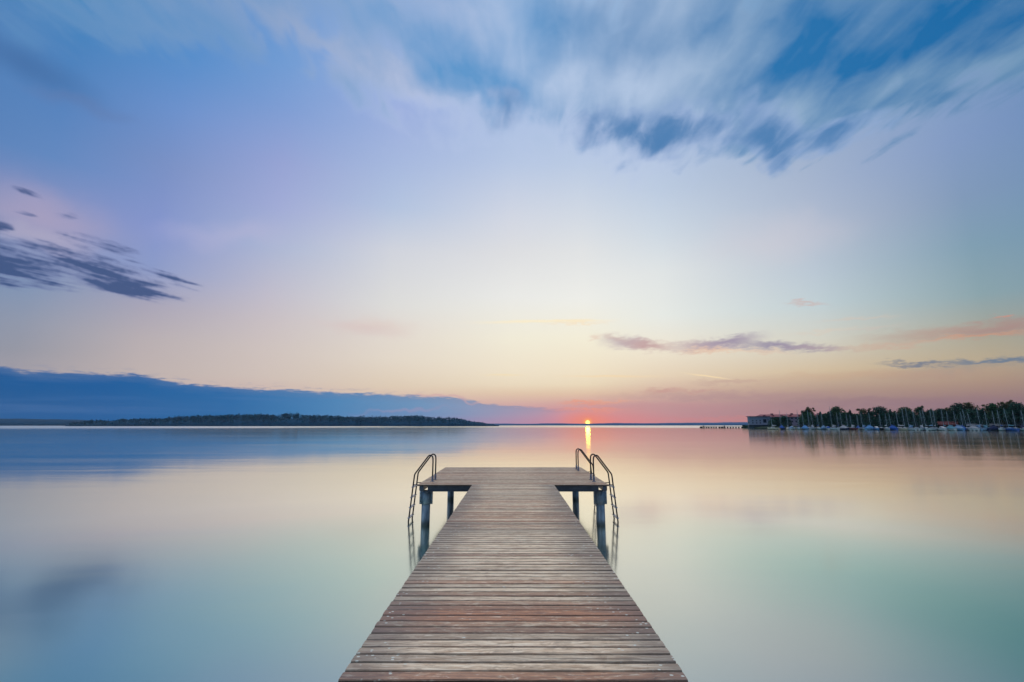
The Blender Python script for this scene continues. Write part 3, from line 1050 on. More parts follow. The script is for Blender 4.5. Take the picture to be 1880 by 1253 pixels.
def ladder(loc, side, label):
    root = empty('bathing_ladder', loc)
    tag(root, label, 'ladder', 'bathing ladders on the platform')
    prof = rail_path()
    for y in (0.0, 0.50):
        b = MB()
        b.tube([(side * x, y, z) for x, z in prof], 0.0205, 10)
        hr = b.build('handrail', M['ladder'], root, smooth=True)
        b = MB()
        b.tube([(0, y, 0.004), (0, y, 0.012), (0, y, 0.013), (0, y, 0.15)], [0.058, 0.058, 0.029, 0.029], 14)
        b.build('floor_socket', M['bright_steel'], hr)

    def xat(z):
        return 0.522 + (0.16 - z) / 1.26 * 0.123
    for k in range(5):
        z = -0.15 - 0.28 * k
        b = MB()
        x = side * xat(z)
        b.cbox((x - 0.035, -0.035, z - 0.012), (x + 0.035, 0.535, z + 0.012), 0.004)
        b.build('rung', M['bright_steel'], root)
    # bracket that steadies the rails against the platform edge
    for y in (0.0, 0.50):
        b = MB()
        b.tube([(side * 0.22, y, -0.09), (side * xat(-0.09), y, -0.09)], 0.012, 8)
        b.build('bracket', M['ladder'], root)
    return root


ladder((-2.32, 13.58, DECK_Z + 0.003), -1, 'bathing ladder on the left edge of the jetty platform, alone on its side')
ladder((2.32, 13.58, DECK_Z + 0.003), 1, 'bathing ladder on the right edge of the jetty platform, the nearer of the two there')
ladder((2.32, 16.75, DECK_Z + 0.003), 1, 'bathing ladder at the far right corner of the platform, overlapping the sun streak')

# ------------------------------------------------------------------ marina shore
def ground_row(px, py):
    g = on_plane(px, py, 0.0)
    return Vector((g.x, g.y, 0.0))


line_px = [(1362, 786.6), (1381, 787.2), (1410, 788.0), (1480, 788.5), (1560, 788.7), (1650, 789.1), (1720, 789.5), (1800, 790.0), (1880, 790.7), (1990, 792), (2200, 795), (2500, 799)]
front = [ground_row(*p) for p in line_px]
away = Vector((0.55, 0.83, 0.0))
rows = []
rng = random.Random(9)
for i, f in enumerate(front):
    w = 0.25 if i == 0 else 1.0
    rows.append([tuple(f + away * d * w + Vector((0, 0, z * w + (rng.uniform(-0.12, 0.12) if 0 < d < 200 else 0)))) for d, z in
                 ((0, -1.5), (0, 0.55), (3, 1.1), (14, 1.5), (40, 1.9), (110, 2.4), (230, 2.6), (231, -1.5))])
mb = MB()
mb.loft(rows, closed=False, caps=True)
tag(mb.build('shore', M['shore']), kind='structure')


def shore_frame(px, py, back):
    """A point `back` metres behind the waterline below photo column px, and the heading that faces the camera."""
    f = ground_row(px, py)
    p = f + away * back
    return p, math.atan2(-p.x, p.y)


# ------------------------------------------------------------------ hotel (flat-roofed block and long red-roofed wing)
def wall_with_openings(mb, x0, x1, z0, z1, y, openings, depth=0.25):
    """Wall of separate panels round its openings, facing -y; openings are (xa, xb, za, zb)."""
    xsn = sorted({x0, x1} | {o[0] for o in openings} | {o[1] for o in openings})
    zsn = sorted({z0, z1} | {o[2] for o in openings} | {o[3] for o in openings})
    for a, b in zip(xsn[:-1], xsn[1:]):
        for c, d in zip(zsn[:-1], zsn[1:]):
            xm, zm = (a + b) / 2, (c + d) / 2
            if any(o[0] < xm < o[1] and o[2] < zm < o[3] for o in openings):
                continue
            mb.add([(a, y, c), (b, y, c), (b, y, d), (a, y, d)], [(0, 1, 2, 3)])
    for xa, xb, za, zb in openings:
        e = y + depth
        mb.add([(xa, y, za), (xb, y, za), (xb, y, zb), (xa, y, zb), (xa, e, za), (xb, e, za), (xb, e, zb), (xa, e, zb)],
               [(0, 4, 5, 1), (1, 5, 6, 2), (2, 6, 7, 3), (3, 7, 4, 0)])


def add_window(parent, xa, xb, za, zb, y):
    b = MB()
    t = 0.07
    for lo, hi in (((xa, y, za), (xa + t, y + 0.06, zb)), ((xb - t, y, za), (xb, y + 0.06, zb)), ((xa + t, y, za), (xb - t, y + 0.06, za + t)), ((xa + t, y, zb - t), (xb - t, y + 0.06, zb)),
                   (((xa + xb) / 2 - 0.03, y, za + t), ((xa + xb) / 2 + 0.03, y + 0.06, zb - t))):
        b.box(lo, hi)
    w = b.build('window', M['frame'], parent)
    b = MB()
    b.box((xa + t * 0.5, y + 0.065, za + t * 0.5), (xb - t * 0.5, y + 0.08, zb - t * 0.5))
    b.build('pane', M['glass'], w)
    return w


QZ = 2.55     # top of the quay under the hotel
hp = on_plane(1376, 787.3, 0.0)
hp = Vector((hp.x, hp.y, 0)) + away * 2.0
hot_rz = -math.atan2(hp.x + 8, hp.y) * 0.72
mpp = (Vector((hp.x, hp.y, 0))).length * math.cos(R(27)) / F      # metres per photo pixel at the hotel


def zpix(py, p=None):
    # height above the water, at this place, of what stands in a photo row
    q_ = p or hp
    lo, hi = 0.0, 60.0
    for _ in range(40):
        m_ = (lo + hi) / 2
        if proj((q_.x, q_.y, m_))[1] > py:
            lo = m_
        else:
            hi = m_
    return lo


# quay wall the hotel stands on
q = MB()
q.cbox((-0.4, -1.2, -1.4), (17.5, 9, QZ), 0.15)
q.cbox((-0.7, -1.5, QZ), (17.8, -0.9, QZ + 0.25), 0.05)
tag(q.build('quay', M['quay'], loc=(hp.x, hp.y, 0), rz=hot_rz), kind='structure')

blk = empty('hotel_block', (hp.x, hp.y, QZ), hot_rz)
tag(blk, 'pale grey flat-roofed hotel block on the quay at the end of the marina', 'building')
ztop = zpix(765.4) - QZ
W1 = 14.3
ops = []
for r_, (za, zb) in enumerate(((ztop - 3.55, ztop - 2.55), (ztop - 5.25, ztop - 4.25))):
    for x in (2.0, 4.6, 7.1):
        ops.append((x, x + 1.0, max(0.3, za), zb))
door_o = (9.6, 11.9, max(0.25, ztop - 4.6), ztop - 2.0)
small = [(12.5, 13.5, ztop - 2.9, ztop - 2.1)]
b = MB()
wall_with_openings(b, 0, W1, 0, ztop, 0.0, ops + [door_o] + small)
b.add([(0, 0, 0), (0, 9, 0), (W1, 9, 0), (W1, 0, 0), (0, 0, ztop), (0, 9, ztop), (W1, 9, ztop), (W1, 0, ztop)], [(0, 4, 5, 1), (1, 5, 6, 2), (2, 6, 7, 3)])
b.build('wall', M['wall'], blk)
for o_ in ops + small:
    add_window(blk, *o_, 0.16)
b = MB()
b.box((door_o[0], 0.2, door_o[2]), (door_o[1], 0.24, door_o[3]))
b.build('balcony_door', M['glass'], blk)
b = MB()
b.cbox((-1.0, -1.0, ztop + 0.003), (W1 + 0.3, 9.6, ztop + 0.32), 0.05)
b.build('roof', M['roof_dark'], blk)
b = MB()
for x in (-0.75,):
    b.tube([(x, -0.6, 0.0), (x, -0.6, ztop)], 0.07, 6)
b.build('corner_post', M['roof_dark'], blk)
b = MB()
for k in range(12):
    b.box((-0.9 + k * 0.07, -0.8 + 0.8 * k / 12, 1.5), (-0.86 + k * 0.07, -0.75 + 0.8 * k / 12, 2.4))
b.box((-0.95, -0.85, 2.4), (-0.02, -0.05, 2.46))
b.box((-0.95, -0.85, 1.42), (-0.02, -0.05, 1.5))
b.build('balcony', M['roof_dark'], blk)

wp = hp + away * 17
wing = empty('hotel_wing', (wp.x, wp.y, 1.6), hot_rz)
tag(wing, 'long lilac-grey hotel wing with a red tiled roof behind the moored boats', 'building')
wz = zpix(765.8, wp) - 1.6
rz_top = zpix(761.2, wp) - 1.6
x_off, L = 3.5, 52.0
ops = []
for k in range(18):
    x = x_off + 1.2 + k * 2.85
    for za in (wz - 1.9, wz - 4.3):
        ops.append((x, x + 1.35, za, za + 1.25))
b = MB()
wall_with_openings(b, x_off, x_off + L, 0, wz, 0, ops)
b.add([(x_off, 0, 0), (x_off, 11, 0), (x_off + L, 11, 0), (x_off + L, 0, 0), (x_off, 0, wz), (x_off, 11, wz), (x_off + L, 11, wz), (x_off + L, 0, wz)], [(0, 4, 5, 1), (1, 5, 6, 2), (2, 6, 7, 3)])
b.build('wall', M['wall2'], wing)
for o_ in ops:
    add_window(wing, *o_, 0.16)
b = MB()
e = 0.7
b.add([(x_off - e, -e, wz), (x_off + L + e, -e, wz), (x_off + L + e, 11 + e, wz), (x_off - e, 11 + e, wz), (x_off + 3.5, 5.5, rz_top), (x_off + L - 3.5, 5.5, rz_top),
       (x_off - e, -e, wz - 0.18), (x_off + L + e, -e, wz - 0.18), (x_off + L + e, 11 + e, wz - 0.18), (x_off - e, 11 + e, wz - 0.18)],
      [(0, 1, 5, 4), (1, 2, 5), (2, 3, 4, 5), (3, 0, 4), (0, 6, 7, 1), (1, 7, 8, 2), (2, 8, 9, 3), (3, 9, 6, 0), (9, 8, 7, 6)])
rf = b.build('roof', M['roof_red'], wing)
for x, w_, h in ((11, 1.8, 0.9), (25, 1.6, 1.0), (34, 1.5, 0.9), (43, 1.5, 0.8)):
    b = MB()
    b.cbox((x_off + x, 4.6, rz_top - 0.35), (x_off + x + w_, 5.9, rz_top + h * 0.6), 0.06)
    b.box((x_off + x - 0.12, 4.45, rz_top + h * 0.6 + 0.003), (x_off + x + w_ + 0.12, 6.05, rz_top + h * 0.6 + 0.12))
    b.build('chimney', M['roof_dark'], rf)
for k in range(8):
    x = x_off + 5 + k * 6.0
    b = MB()
    zb_ = wz + (rz_top - wz) * 0.18
    b.add([(x, 0.6, zb_), (x + 1.8, 0.6, zb_), (x + 1.8, 0.6, zb_ + 0.8), (x + 0.9, 0.6, zb_ + 1.25), (x, 0.6, zb_ + 0.8), (x, 4.0, zb_), (x + 1.8, 4.0, zb_), (x + 1.8, 4.0, zb_ + 0.8), (x + 0.9, 4.0, zb_ + 1.25), (x, 4.0, zb_ + 0.8)],
          [(0, 1, 2, 3, 4), (1, 6, 7, 2), (2, 7, 8, 3), (3, 8, 9, 4), (4, 9, 5, 0)])
    b.build('dormer', M['roof_red'], rf)

# ------------------------------------------------------------------ boathouse and shed on the shore
def hut(name, label, cat, px0, px1, py_base, back, z_eave_px, z_top_px, wallm, roofm, doors=0, depth=6.0):
    p, rz = shore_frame((px0 + px1) / 2, py_base, back)
    rz *= 0.9
    d = p.length
    w = (px1 - px0) / F * (CAM_M.transposed() @ (p - CAM)).z * -1 / math.cos(math.atan2(p.x, p.y)) * 0.86
    z0 = 1.15
    ze, zt = zpix(z_eave_px, p) - z0, zpix(z_top_px, p) - z0
    root = empty(name, (p.x, p.y, z0), rz)
    tag(root, label, cat)
    b = MB()
    b.cbox((-w / 2, 0, -1.0), (w / 2, depth, ze), 0.03)
    b.build('wall', wallm, root)
    b = MB()
    o = 0.45
    b.add([(-w / 2 - o, -o, ze - 0.1), (w / 2 + o, -o, ze - 0.1), (w / 2 + o, depth / 2, zt), (-w / 2 - o, depth / 2, zt), (w / 2 + o, depth + o, ze - 0.1), (-w / 2 - o, depth + o, ze - 0.1),
           (-w / 2 - o, -o, ze - 0.22), (w / 2 + o, -o, ze - 0.22), (w / 2 + o, depth / 2, zt - 0.14), (-w / 2 - o, depth / 2, zt - 0.14), (w / 2 + o, depth + o, ze - 0.22), (-w / 2 - o, depth + o, ze - 0.22)],
          [(0, 1, 2, 3), (3, 2, 4, 5), (6, 9, 8, 7), (9, 11, 10, 8), (0, 6, 7, 1), (5, 4, 10, 11), (1, 7, 8, 2), (2, 8, 10, 4), (0, 3, 9, 6), (3, 5, 11, 9)])
    b.build('roof', roofm, root)
    for k in range(doors):
        x = -w / 2 + w * (k + 0.5) / doors
        b = MB()
        b.box((x - 0.9, -0.05, -0.6), (x + 0.9, -0.003, ze * 0.78))
        b.build('door', M['pier_wood'], root)
    return root


hut('boathouse', 'low red-brown boathouse on the shore between the masts', 'boathouse', 1728, 1766, 789.6, 6, 779.5, 774.0, M['boathouse'], M['boathouse_roof'], 3)
hut('storage_shed', 'long low grey-roofed shed at the right end of the marina', 'shed', 1817, 1896, 790.4, 6, 781.5, 776.4, M['shed_wall'], M['shed_roof'], 4, 8.0)

# ------------------------------------------------------------------ trees of the marina shore
def tree(px, py_base, back, py_top, w_px, style, label, seed, name='broadleaf_tree'):
    rng = random.Random(seed)
    p, rz = shore_frame(px, py_base, back)
    zc = -(CAM_M.transposed() @ (p - CAM)).z
    z0 = 1.3 + back * 0.012
    H = zpix(py_top, p) - z0
    cw = w_px / F * zc / 2.0 * (1.22 if style == 'sparse' else 1.38)
    root = empty(name, (p.x, p.y, z0), rng.uniform(0, 6))
    tag(root, label, 'tree', 'trees along the marina shore')
    sparse = style == 'sparse'
    mat = M['leaf_warm'] if sparse and rng.random() < 0.6 else (M['leaf_blue'] if rng.random() < 0.55 else M['leaf_dark'])
    # lobes of the crown
    lobes = []
    nl = 9 if not sparse else 11
    zlow = 0.10 if style == 'bush' else 0.16
    for k in range(nl):
        u = (k + 0.5) / nl
        a = k * 2.4 + rng.uniform(-0.4, 0.4)
        zz = H * (zlow + (0.86 - zlow) * u)
        prof = math.sin(min(1.0, 0.30 + u * 0.72) * math.pi) ** 0.6 if style != 'bush' else math.cos(u * 1.3)
        rr = cw * prof * rng.uniform(0.35, 0.62)
        lr = cw * (0.56 if not sparse else 0.40) * rng.uniform(0.75, 1.15) * (1 - 0.30 * u)
        lh_ = min(lr, H * 0.26)
        lobes.append((math.cos(a) * rr, math.sin(a) * rr, min(zz, H - lh_), lr, lh_))
    lobes.append((0, 0, H * 0.80, cw * 0.42, H * 0.19))
    lobes.append((0, 0, H * 0.45, cw * 0.62, H * 0.30))
    if sparse:
        for k in range(5):
            a = rng.uniform(0, 6.28)
            rr = cw * rng.uniform(0.2, 0.9)
            lobes.append((math.cos(a) * rr, math.sin(a) * rr, H * rng.uniform(0.80, 0.96), cw * rng.uniform(0.10, 0.2), H * 0.06))
    t = MB()
    tr = max(0.16, H * 0.018)
    t.tube([(0, 0, -0.8), (0.05 * H * 0.2, 0, H * 0.25), (0, 0.02 * H, H * 0.5), (0.02 * H, 0, H * 0.80)], [tr * 1.4, tr, tr * 0.7, tr * 0.25], 8)
    for (x, y, z, lr, lh) in lobes:
        zb_ = max(H * 0.12, z - H * 0.22)
        t.tube([(0, 0, zb_), (x * 0.55, y * 0.55, z - lh * 0.4), (x, y, z + lh * 0.3)], [tr * 0.45, tr * 0.3, tr * 0.10], 5)
    t.build('trunk', M['bark'], root)
    c = MB()
    vol = sum(l[3] for l in lobes)
    N = int((2600 if not sparse else 1700) * min(1.5, max(0.45, cw * H / 45.0)))
    for k in range(N):
        l = lobes[-1]
        r_ = rng.random() * vol
        for q_ in lobes:
            r_ -= q_[3]
            if r_ <= 0:
                l = q_
                break
        while True:
            d = Vector((rng.uniform(-1, 1), rng.uniform(-1, 1), rng.uniform(-1, 1)))
            if 0.05 < d.length < 1:
                break
        d = d.normalized() * (rng.random() ** (0.45 if not sparse else 0.6))
        pos = (l[0] + d.x * l[3], l[1] + d.y * l[3], l[2] + d.z * l[4])
        if pos[2] < 0.1:
            continue
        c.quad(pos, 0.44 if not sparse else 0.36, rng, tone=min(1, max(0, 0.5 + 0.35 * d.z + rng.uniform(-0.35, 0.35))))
    # loose twigs that break the outline
    for k in range(int(N * 0.06)):
        l = rng.choice(lobes)
        d = Vector((rng.gauss(0, 1), rng.gauss(0, 1), rng.gauss(0.3, 1))).normalized()
        f = rng.uniform(1.0, 1.22)
        pos = (l[0] + d.x * l[3] * f, l[1] + d.y * l[3] * f, max(0.2, l[2] + d.z * l[4] * f))
        if pos[2] < H * 1.02:
            c.quad(pos, 0.28, rng, tone=rng.random())
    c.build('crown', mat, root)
    return root


TREES = [
    (1424, 787.9, 9, 766.0, 22, 'bush', 'low dark leafy tree beside the grey hotel block'),
    (1441, 788.0, 9, 763.8, 20, 'bush', 'low green tree before the hotel roof, right of the leafy one by the block'),
    (1478, 788.3, 11, 752.5, 16, 'sparse', 'thin ragged open-crowned tree above the hotel roof, left of the tall tufted one'),
    (1489, 788.4, 13, 747.6, 22, 'sparse', 'tall tufted tree with open crown, the highest one above the hotel roof'),
    (1484, 788.4, 8, 757.5, 30, 'bush', 'dense dark tree under the two open-crowned trees'),
    (1518, 788.5, 12, 758.8, 20, 'dense', 'small dense tree covering the right end of the hotel wing'),
    (1541, 788.6, 14, 745.8, 28, 'dense', 'broad dark tree with a peaked top, first tall one beyond the hotel'),
    (1560, 788.7, 12, 756.5, 26, 'dense', 'lower dark tree at the right foot of the broad peaked tree'),
    (1578, 788.8, 11, 759.5, 22, 'dense', 'low bushy tree in the dip before the open ragged tree'),
    (1594, 788.8, 14, 749.2, 28, 'sparse', 'open ragged tree with sky showing through, left of the round tree'),
    (1624, 788.9, 14, 746.2, 40, 'dense', 'big round-headed dark tree in the middle of the marina'),
    (1650, 789.0, 12, 757.0, 22, 'dense', 'low tree in the dip right of the round-headed tree'),
    (1673, 789.1, 14, 747.2, 36, 'dense', 'wide dark tree with two humps behind the tall white masts'),
    (1702, 789.3, 14, 745.9, 28, 'sparse', 'tall tree with loose feathery top left of the red boathouse'),
    (1722, 789.4, 12, 752.5, 24, 'dense', 'mid-height dark tree just left above the red boathouse'),
    (1745, 789.6, 15, 750.0, 28, 'dense', 'dark tree directly behind the red boathouse'),
    (1757, 789.6, 13, 747.0, 18, 'sparse', 'slim open tree with a pointed tuft above the red boathouse'),
    (1779, 789.8, 15, 739.6, 34, 'dense', 'tall dark tree, left half of the highest broad clump'),
    (1804, 789.9, 15, 738.6, 36, 'sparse', 'tall tree with a ragged airy top, right half of the highest clump'),
    (1798, 789.9, 9, 750.0, 40, 'bush', 'dense lower tree filling the foot of the highest clump'),
    (1826, 790.2, 12, 758.5, 26, 'dense', 'low tree in the gap left of the grey shed trees'),
    (1846, 790.4, 15, 740.4, 32, 'dense', 'tall smooth-domed tree behind the grey-roofed shed'),
    (1872, 790.6, 14, 735.6, 26, 'sparse', 'tallest tree with loose tufts at the right border of the photo'),
    (1866, 790.5, 12, 744.0, 34, 'dense', 'broad tree right of the smooth-domed tree behind the shed'),
    (1893, 790.9, 14, 738.5, 36, 'dense', 'large tree cut off by the right border of the photo'),
]
for i, t in enumerate(TREES):
    tree(*t[:6], t[6], 100 + i)

# hedge along the foot of the trees
rng = random.Random(77)
for n_, (a_, b_, lab) in enumerate([(1363, 1383, 'dark hedge on the low spit left of the hotel block'), (1496, 1600, 'dark hedge behind the moored boats right of the hotel'),
                                   (1600, 1726, 'dark hedge behind the moored boats under the round-headed tree'), (1767, 1822, 'dark hedge between the boathouse and the grey shed')]):
    hb_ = MB()
    cnt = int((b_ - a_) * (95 if n_ else 50))
    mid = None
    for k in range(cnt):
        px = rng.uniform(a_, b_)
        py = interp(line_px, px)
        p, _ = shore_frame(px, py, (4.5 if n_ else 1.0) + rng.uniform(0, 2.5 if n_ else 0.8))
        if mid is None:
            mid, _ = shore_frame((a_ + b_) / 2, interp(line_px, (a_ + b_) / 2), 5 if n_ else 1.2)
        top = (8.2 + 1.5 * math.sin(px * 0.33) + 1.0 * math.sin(px * 0.9) + 0.8 * math.sin(px * 0.17)) if n_ else 1.9
        hb_.quad((p.x - mid.x, p.y - mid.y, rng.uniform(0.0 if n_ else -0.5, 1.0) * top), 0.55, rng, tone=rng.random())
    tag(hb_.build('hedge', M['leaf_blue'], loc=(mid.x, mid.y, 1.2 if n_ else 0.6)), lab, 'hedge', 'hedges along the marina shore')

# ------------------------------------------------------------------ old pier with posts
pa, pb = on_plane(1286, 786.2, 0.0), on_plane(1364, 786.6, 0.0)
ax = (pb - pa)
Lp = ax.length
ax.normalize()
pier = empty('old_pier', (pa.x, pa.y, 0.0), math.atan2(ax.y, ax.x))
tag(pier, 'dark narrow pier on many short posts left of the hotel', 'pier')
rng = random.Random(3)
px_w = Lp / 78.0
b = MB()
b.cbox((0.4 * px_w, -0.6, 1.10), (Lp, 0.6, 1.42), 0.03)
b.build('pier_deck', M['pier_wood'], pier)
for x_px, h, r in [(1.0, 0, .30), (2.6, .2, .25), (4, .1, .2), (7.6, .9, .28), (12.2, .1, .24), (16.6, .1, .26), (21.6, .1, .24), (26.2, .05, .22), (30.6, .1, .24), (36.6, .1, .3), (40.2, .1, .2), (43.0, .25, .24), (46.6, .9, .28),
                   (51.6, .1, .22), (56.6, .2, .22), (61.4, .1, .2), (66.4, .1, .22), (71.4, .1, .22), (77, .1, .22)]:
    b = MB()
    x = x_px * px_w
    b.tube([(x, 0.3, -1.0), (x + rng.uniform(-0.06, 0.06), 0.3, 1.095)], r * 1.2, 8)
    r *= 1.7
    b.tube([(x, -0.62 - r, -1.0), (x + rng.uniform(-0.08, 0.08), -0.62 - r, 1.2 + h)], r, 8)
    b.build('post', M['pier_wood'], pier)

# ------------------------------------------------------------------ boats
def hull_rings(L, B, H, n=11, transom=0.75, flare=1.0):
    rings = []
    for i in range(n):
        t = i / (n - 1)
        x = -L / 2 + L * t
        # half breadth: transom at the stern, fullest at 45 %, fine bow
        if t < 0.45:
            w = transom + (1 - transom) * math.sin(t / 0.45 * math.pi / 2)
        else:
            w = math.cos((t - 0.45) / 0.55 * math.pi / 2) ** 0.75
        w = max(0.015, w) * B / 2
        sh = H * (1.0 + 0.28 * (t - 0.35) ** 2 * 2.2)
        keel = -0.35 * (1 - 0.8 * abs(t - 0.5) * 2)
        ring = []
        for k in range(9):
            a = -1 + 2 * k / 8
            s = abs(a)
            yy = math.copysign(1, a) * w * (1 - (1 - s) ** 2.2) * (0.86 + 0.14 * s) if s > 0 else 0.0
            zz = keel + (sh - keel) * s ** 2.4
            xx = x + (0.35 * s * t * t if t > 0.6 else 0) + (-0.18 * s if i == 0 else 0)
            ring.append((xx, yy, zz))
        rings.append(ring)
    return rings


def make_hull(root, L, B, H, mat):
    b = MB()
    rings = hull_rings(L, B, H)
    b.loft(rings, closed=False, caps=False)
    n = len(rings)
    # deck closes the top a hand's breadth below the rail
    top = [r[0] for r in rings], [r[-1] for r in rings]
    vs, fs = [], []
    for l, r in zip(*top):
        vs += [(l[0], l[1] * 0.97, l[2] - 0.05), (l[0], 0, l[2] + 0.02), (r[0], r[1] * 0.97, r[2] - 0.05)]
    for i in range(n - 1):
        fs += [(i * 3, i * 3 + 1, i * 3 + 4, i * 3 + 3), (i * 3 + 1, i * 3 + 2, i * 3 + 5, i * 3 + 4)]
    b.add(vs, fs)
    b.add(list(rings[0]), [tuple(range(9))])
    o = b.build('hull', mat, root, smooth=True)
    # dark boot stripe along the waterline
    b = MB()
    for side in (-1, 1):
        strip = []
        for r in rings:
            def at_z(z):
                pts = [r[4 + side * k] for k in range(5)]
                for a_, b_ in zip(pts[:-1], pts[1:]):
                    if a_[2] <= z <= b_[2]:
                        t = (z - a_[2]) / max(1e-6, b_[2] - a_[2])
                        return (a_[0] + (b_[0] - a_[0]) * t, (a_[1] + (b_[1] - a_[1]) * t) + side * 0.012, z)
                return (pts[-1][0], pts[-1][1] + side * 0.012, z)
            strip.append([at_z(-0.02), at_z(0.10), at_z(0.24)])
        b.loft(strip, closed=False, caps=False)
    b.build('boot_stripe', M['hull_black'], o)
    return o


def box_loft(secs):
    """Loft of rectangular sections with rounded shoulders: (x, half width, z bottom, z top)."""
    out = []
    for x, w, z0, z1 in secs:
        out.append([(x, -w, z0), (x, -w * 0.94, z0 + (z1 - z0) * 0.7), (x, -w * 0.7, z1), (x, 0, z1 + 0.04), (x, w * 0.7, z1), (x, w * 0.94, z0 + (z1 - z0) * 0.7), (x, w, z0)])
    return out


def sailboat(loc, rz, L, hullc, coverc, mast_h, style, rng, rake):
    root = empty('sailing_boat', loc, rz)
    B, H = L * 0.31, 0.85 + L * 0.035
    make_hull(root, L, B, H, M['hull_' + hullc])
    b = MB()
    w = B * 0.36
    b.loft(box_loft([(-L * 0.12, w, H - 0.05, H + 0.50), (L * 0.0, w, H - 0.05, H + 0.52), (L * 0.16, w * 0.82, H - 0.03, H + 0.42), (L * 0.28, w * 0.45, H, H + 0.10)]))
    cab = b.build('cabin', M['hull_' + {'white': 'grey', 'cream': 'white', 'grey': 'white', 'navy': 'pale blue', 'black': 'grey', 'blue': 'pale blue'}.get(hullc, 'white')], root)
    b = MB()
    for s in (-1, 1):
        for x0, x1 in ((-0.08, -0.01), (0.02, 0.10)):
            b.box((L * x0, s * w * 0.965 - 0.015, H + 0.16), (L * x1, s * w * 0.965 + 0.015, H + 0.30))
    b.build('cabin_window', M['glass'], cab)
    b = MB()
    mx = L * 0.10
    dxm = -math.tan(rake) * mast_h
    b.tube([(mx, 0, H + 0.3), (mx + dxm * 0.5, 0, H + mast_h * 0.5), (mx + dxm, 0, H + mast_h)], [0.085, 0.08, 0.06], 8)
    zs = H + mast_h * 0.58
    b.tube([(mx + dxm * 0.58, -B * 0.32, zs), (mx + dxm * 0.58, B * 0.32, zs)], 0.03, 5)
    # shrouds and stays
    tp = (mx + dxm * 0.97, 0, H + mast_h * 0.97)
    for q_ in ((L * 0.50, 0, H + 0.12), (-L * 0.49, 0, H)):
        b.tube([tp, q_], 0.012, 4, False)
    for s in (-1, 1):
        b.tube([tp, (mx + dxm * 0.58, s * B * 0.32, zs), (mx - 0.1, s * B * 0.46, H)], 0.012, 4, False)
    b.build('mast', M['mast'], root)
    bl = L * 0.40
    b = MB()
    b.tube([(mx - 0.1, 0, H + 1.25), (mx - bl, 0, H + 1.22)], 0.055, 8)
    bm = b.build('boom', M['mast'], root)
    b = MB()
    b.loft([[(x, -r_ * 0.8, H + 1.28), (x, -r_, H + 1.36), (x, 0, H + 1.36 + hh), (x, r_, H + 1.36), (x, r_ * 0.8, H + 1.28), (x, 0, H + 1.18)] for x, r_, hh in
            ((mx + 0.05, 0.13, 0.55), (mx - bl * 0.3, 0.16, 0.30), (mx - bl * 0.7, 0.14, 0.20), (mx - bl, 0.08, 0.08))])
    b.build('sail_cover', M['cloth_' + coverc], bm)
    if style == 'tarp':
        b = MB()
        pts = []
        for x, wv, zt in ((-L * 0.48, 0.80, 0.25), (-L * 0.35, 0.95, 0.9), (-L * 0.05, 1.02, 1.25), (L * 0.2, 0.9, 1.0), (L * 0.42, 0.45, 0.35)):
            ww = B / 2 * wv
            pts.append([(x, -ww - 0.03, H - 0.15), (x, -ww * 0.92, H + zt * 0.35), (x, -ww * 0.3, H + zt * 0.86), (x, 0, H + zt), (x, ww * 0.3, H + zt * 0.86), (x, ww * 0.92, H + zt * 0.35), (x, ww + 0.03, H - 0.15)])
        b.loft(pts)
        b.build('tarpaulin', M['cloth_' + coverc], root)
    elif style == 'hood':
        b = MB()
        b.loft([[(x, math.cos(a) * w * 1.15, H + 0.35 + math.sin(a) * hh) for a in [math.pi * k / 8 for k in range(9)]] for x, hh in ((-L * 0.13, 0.75), (-L * 0.05, 0.85), (L * 0.03, 0.35))], closed=False)
        b.build('spray_hood', M['cloth_' + coverc], root)
    return root


def motorboat(loc, rz, L, hullc, coverc, rng):
    root = empty('motor_boat', loc, rz)
    B, H = L * 0.36, 0.95
    make_hull(root, L, B, H, M['hull_' + hullc])
    b = MB()
    w = B * 0.38
    b.loft(box_loft([(-L * 0.22, w, H - 0.05, H + 0.95), (L * 0.02, w, H - 0.05, H + 1.05), (L * 0.14, w * 0.9, H - 0.03, H + 0.45), (L * 0.32, w * 0.5, H, H + 0.16)]))
    cab = b.build('cabin', M['hull_white'], root)
    b = MB()
    for s in (-1, 1):
        b.box((-L * 0.18, s * w * 0.955 - 0.02, H + 0.5), (L * 0.01, s * w * 0.955 + 0.02, H + 0.8))
    b.build('cabin_window', M['glass'], cab)
    b = MB()
    b.loft([[(x, -w * 1.1, H - 0.05), (x, -w, H + hh * 0.7), (x, 0, H + hh), (x, w, H + hh * 0.7), (x, w * 1.1, H - 0.05)] for x, hh in ((-L * 0.47, 0.4), (-L * 0.36, 0.9), (-L * 0.21, 1.1))])
    b.build('tarpaulin', M['cloth_' + coverc], root)
    return root


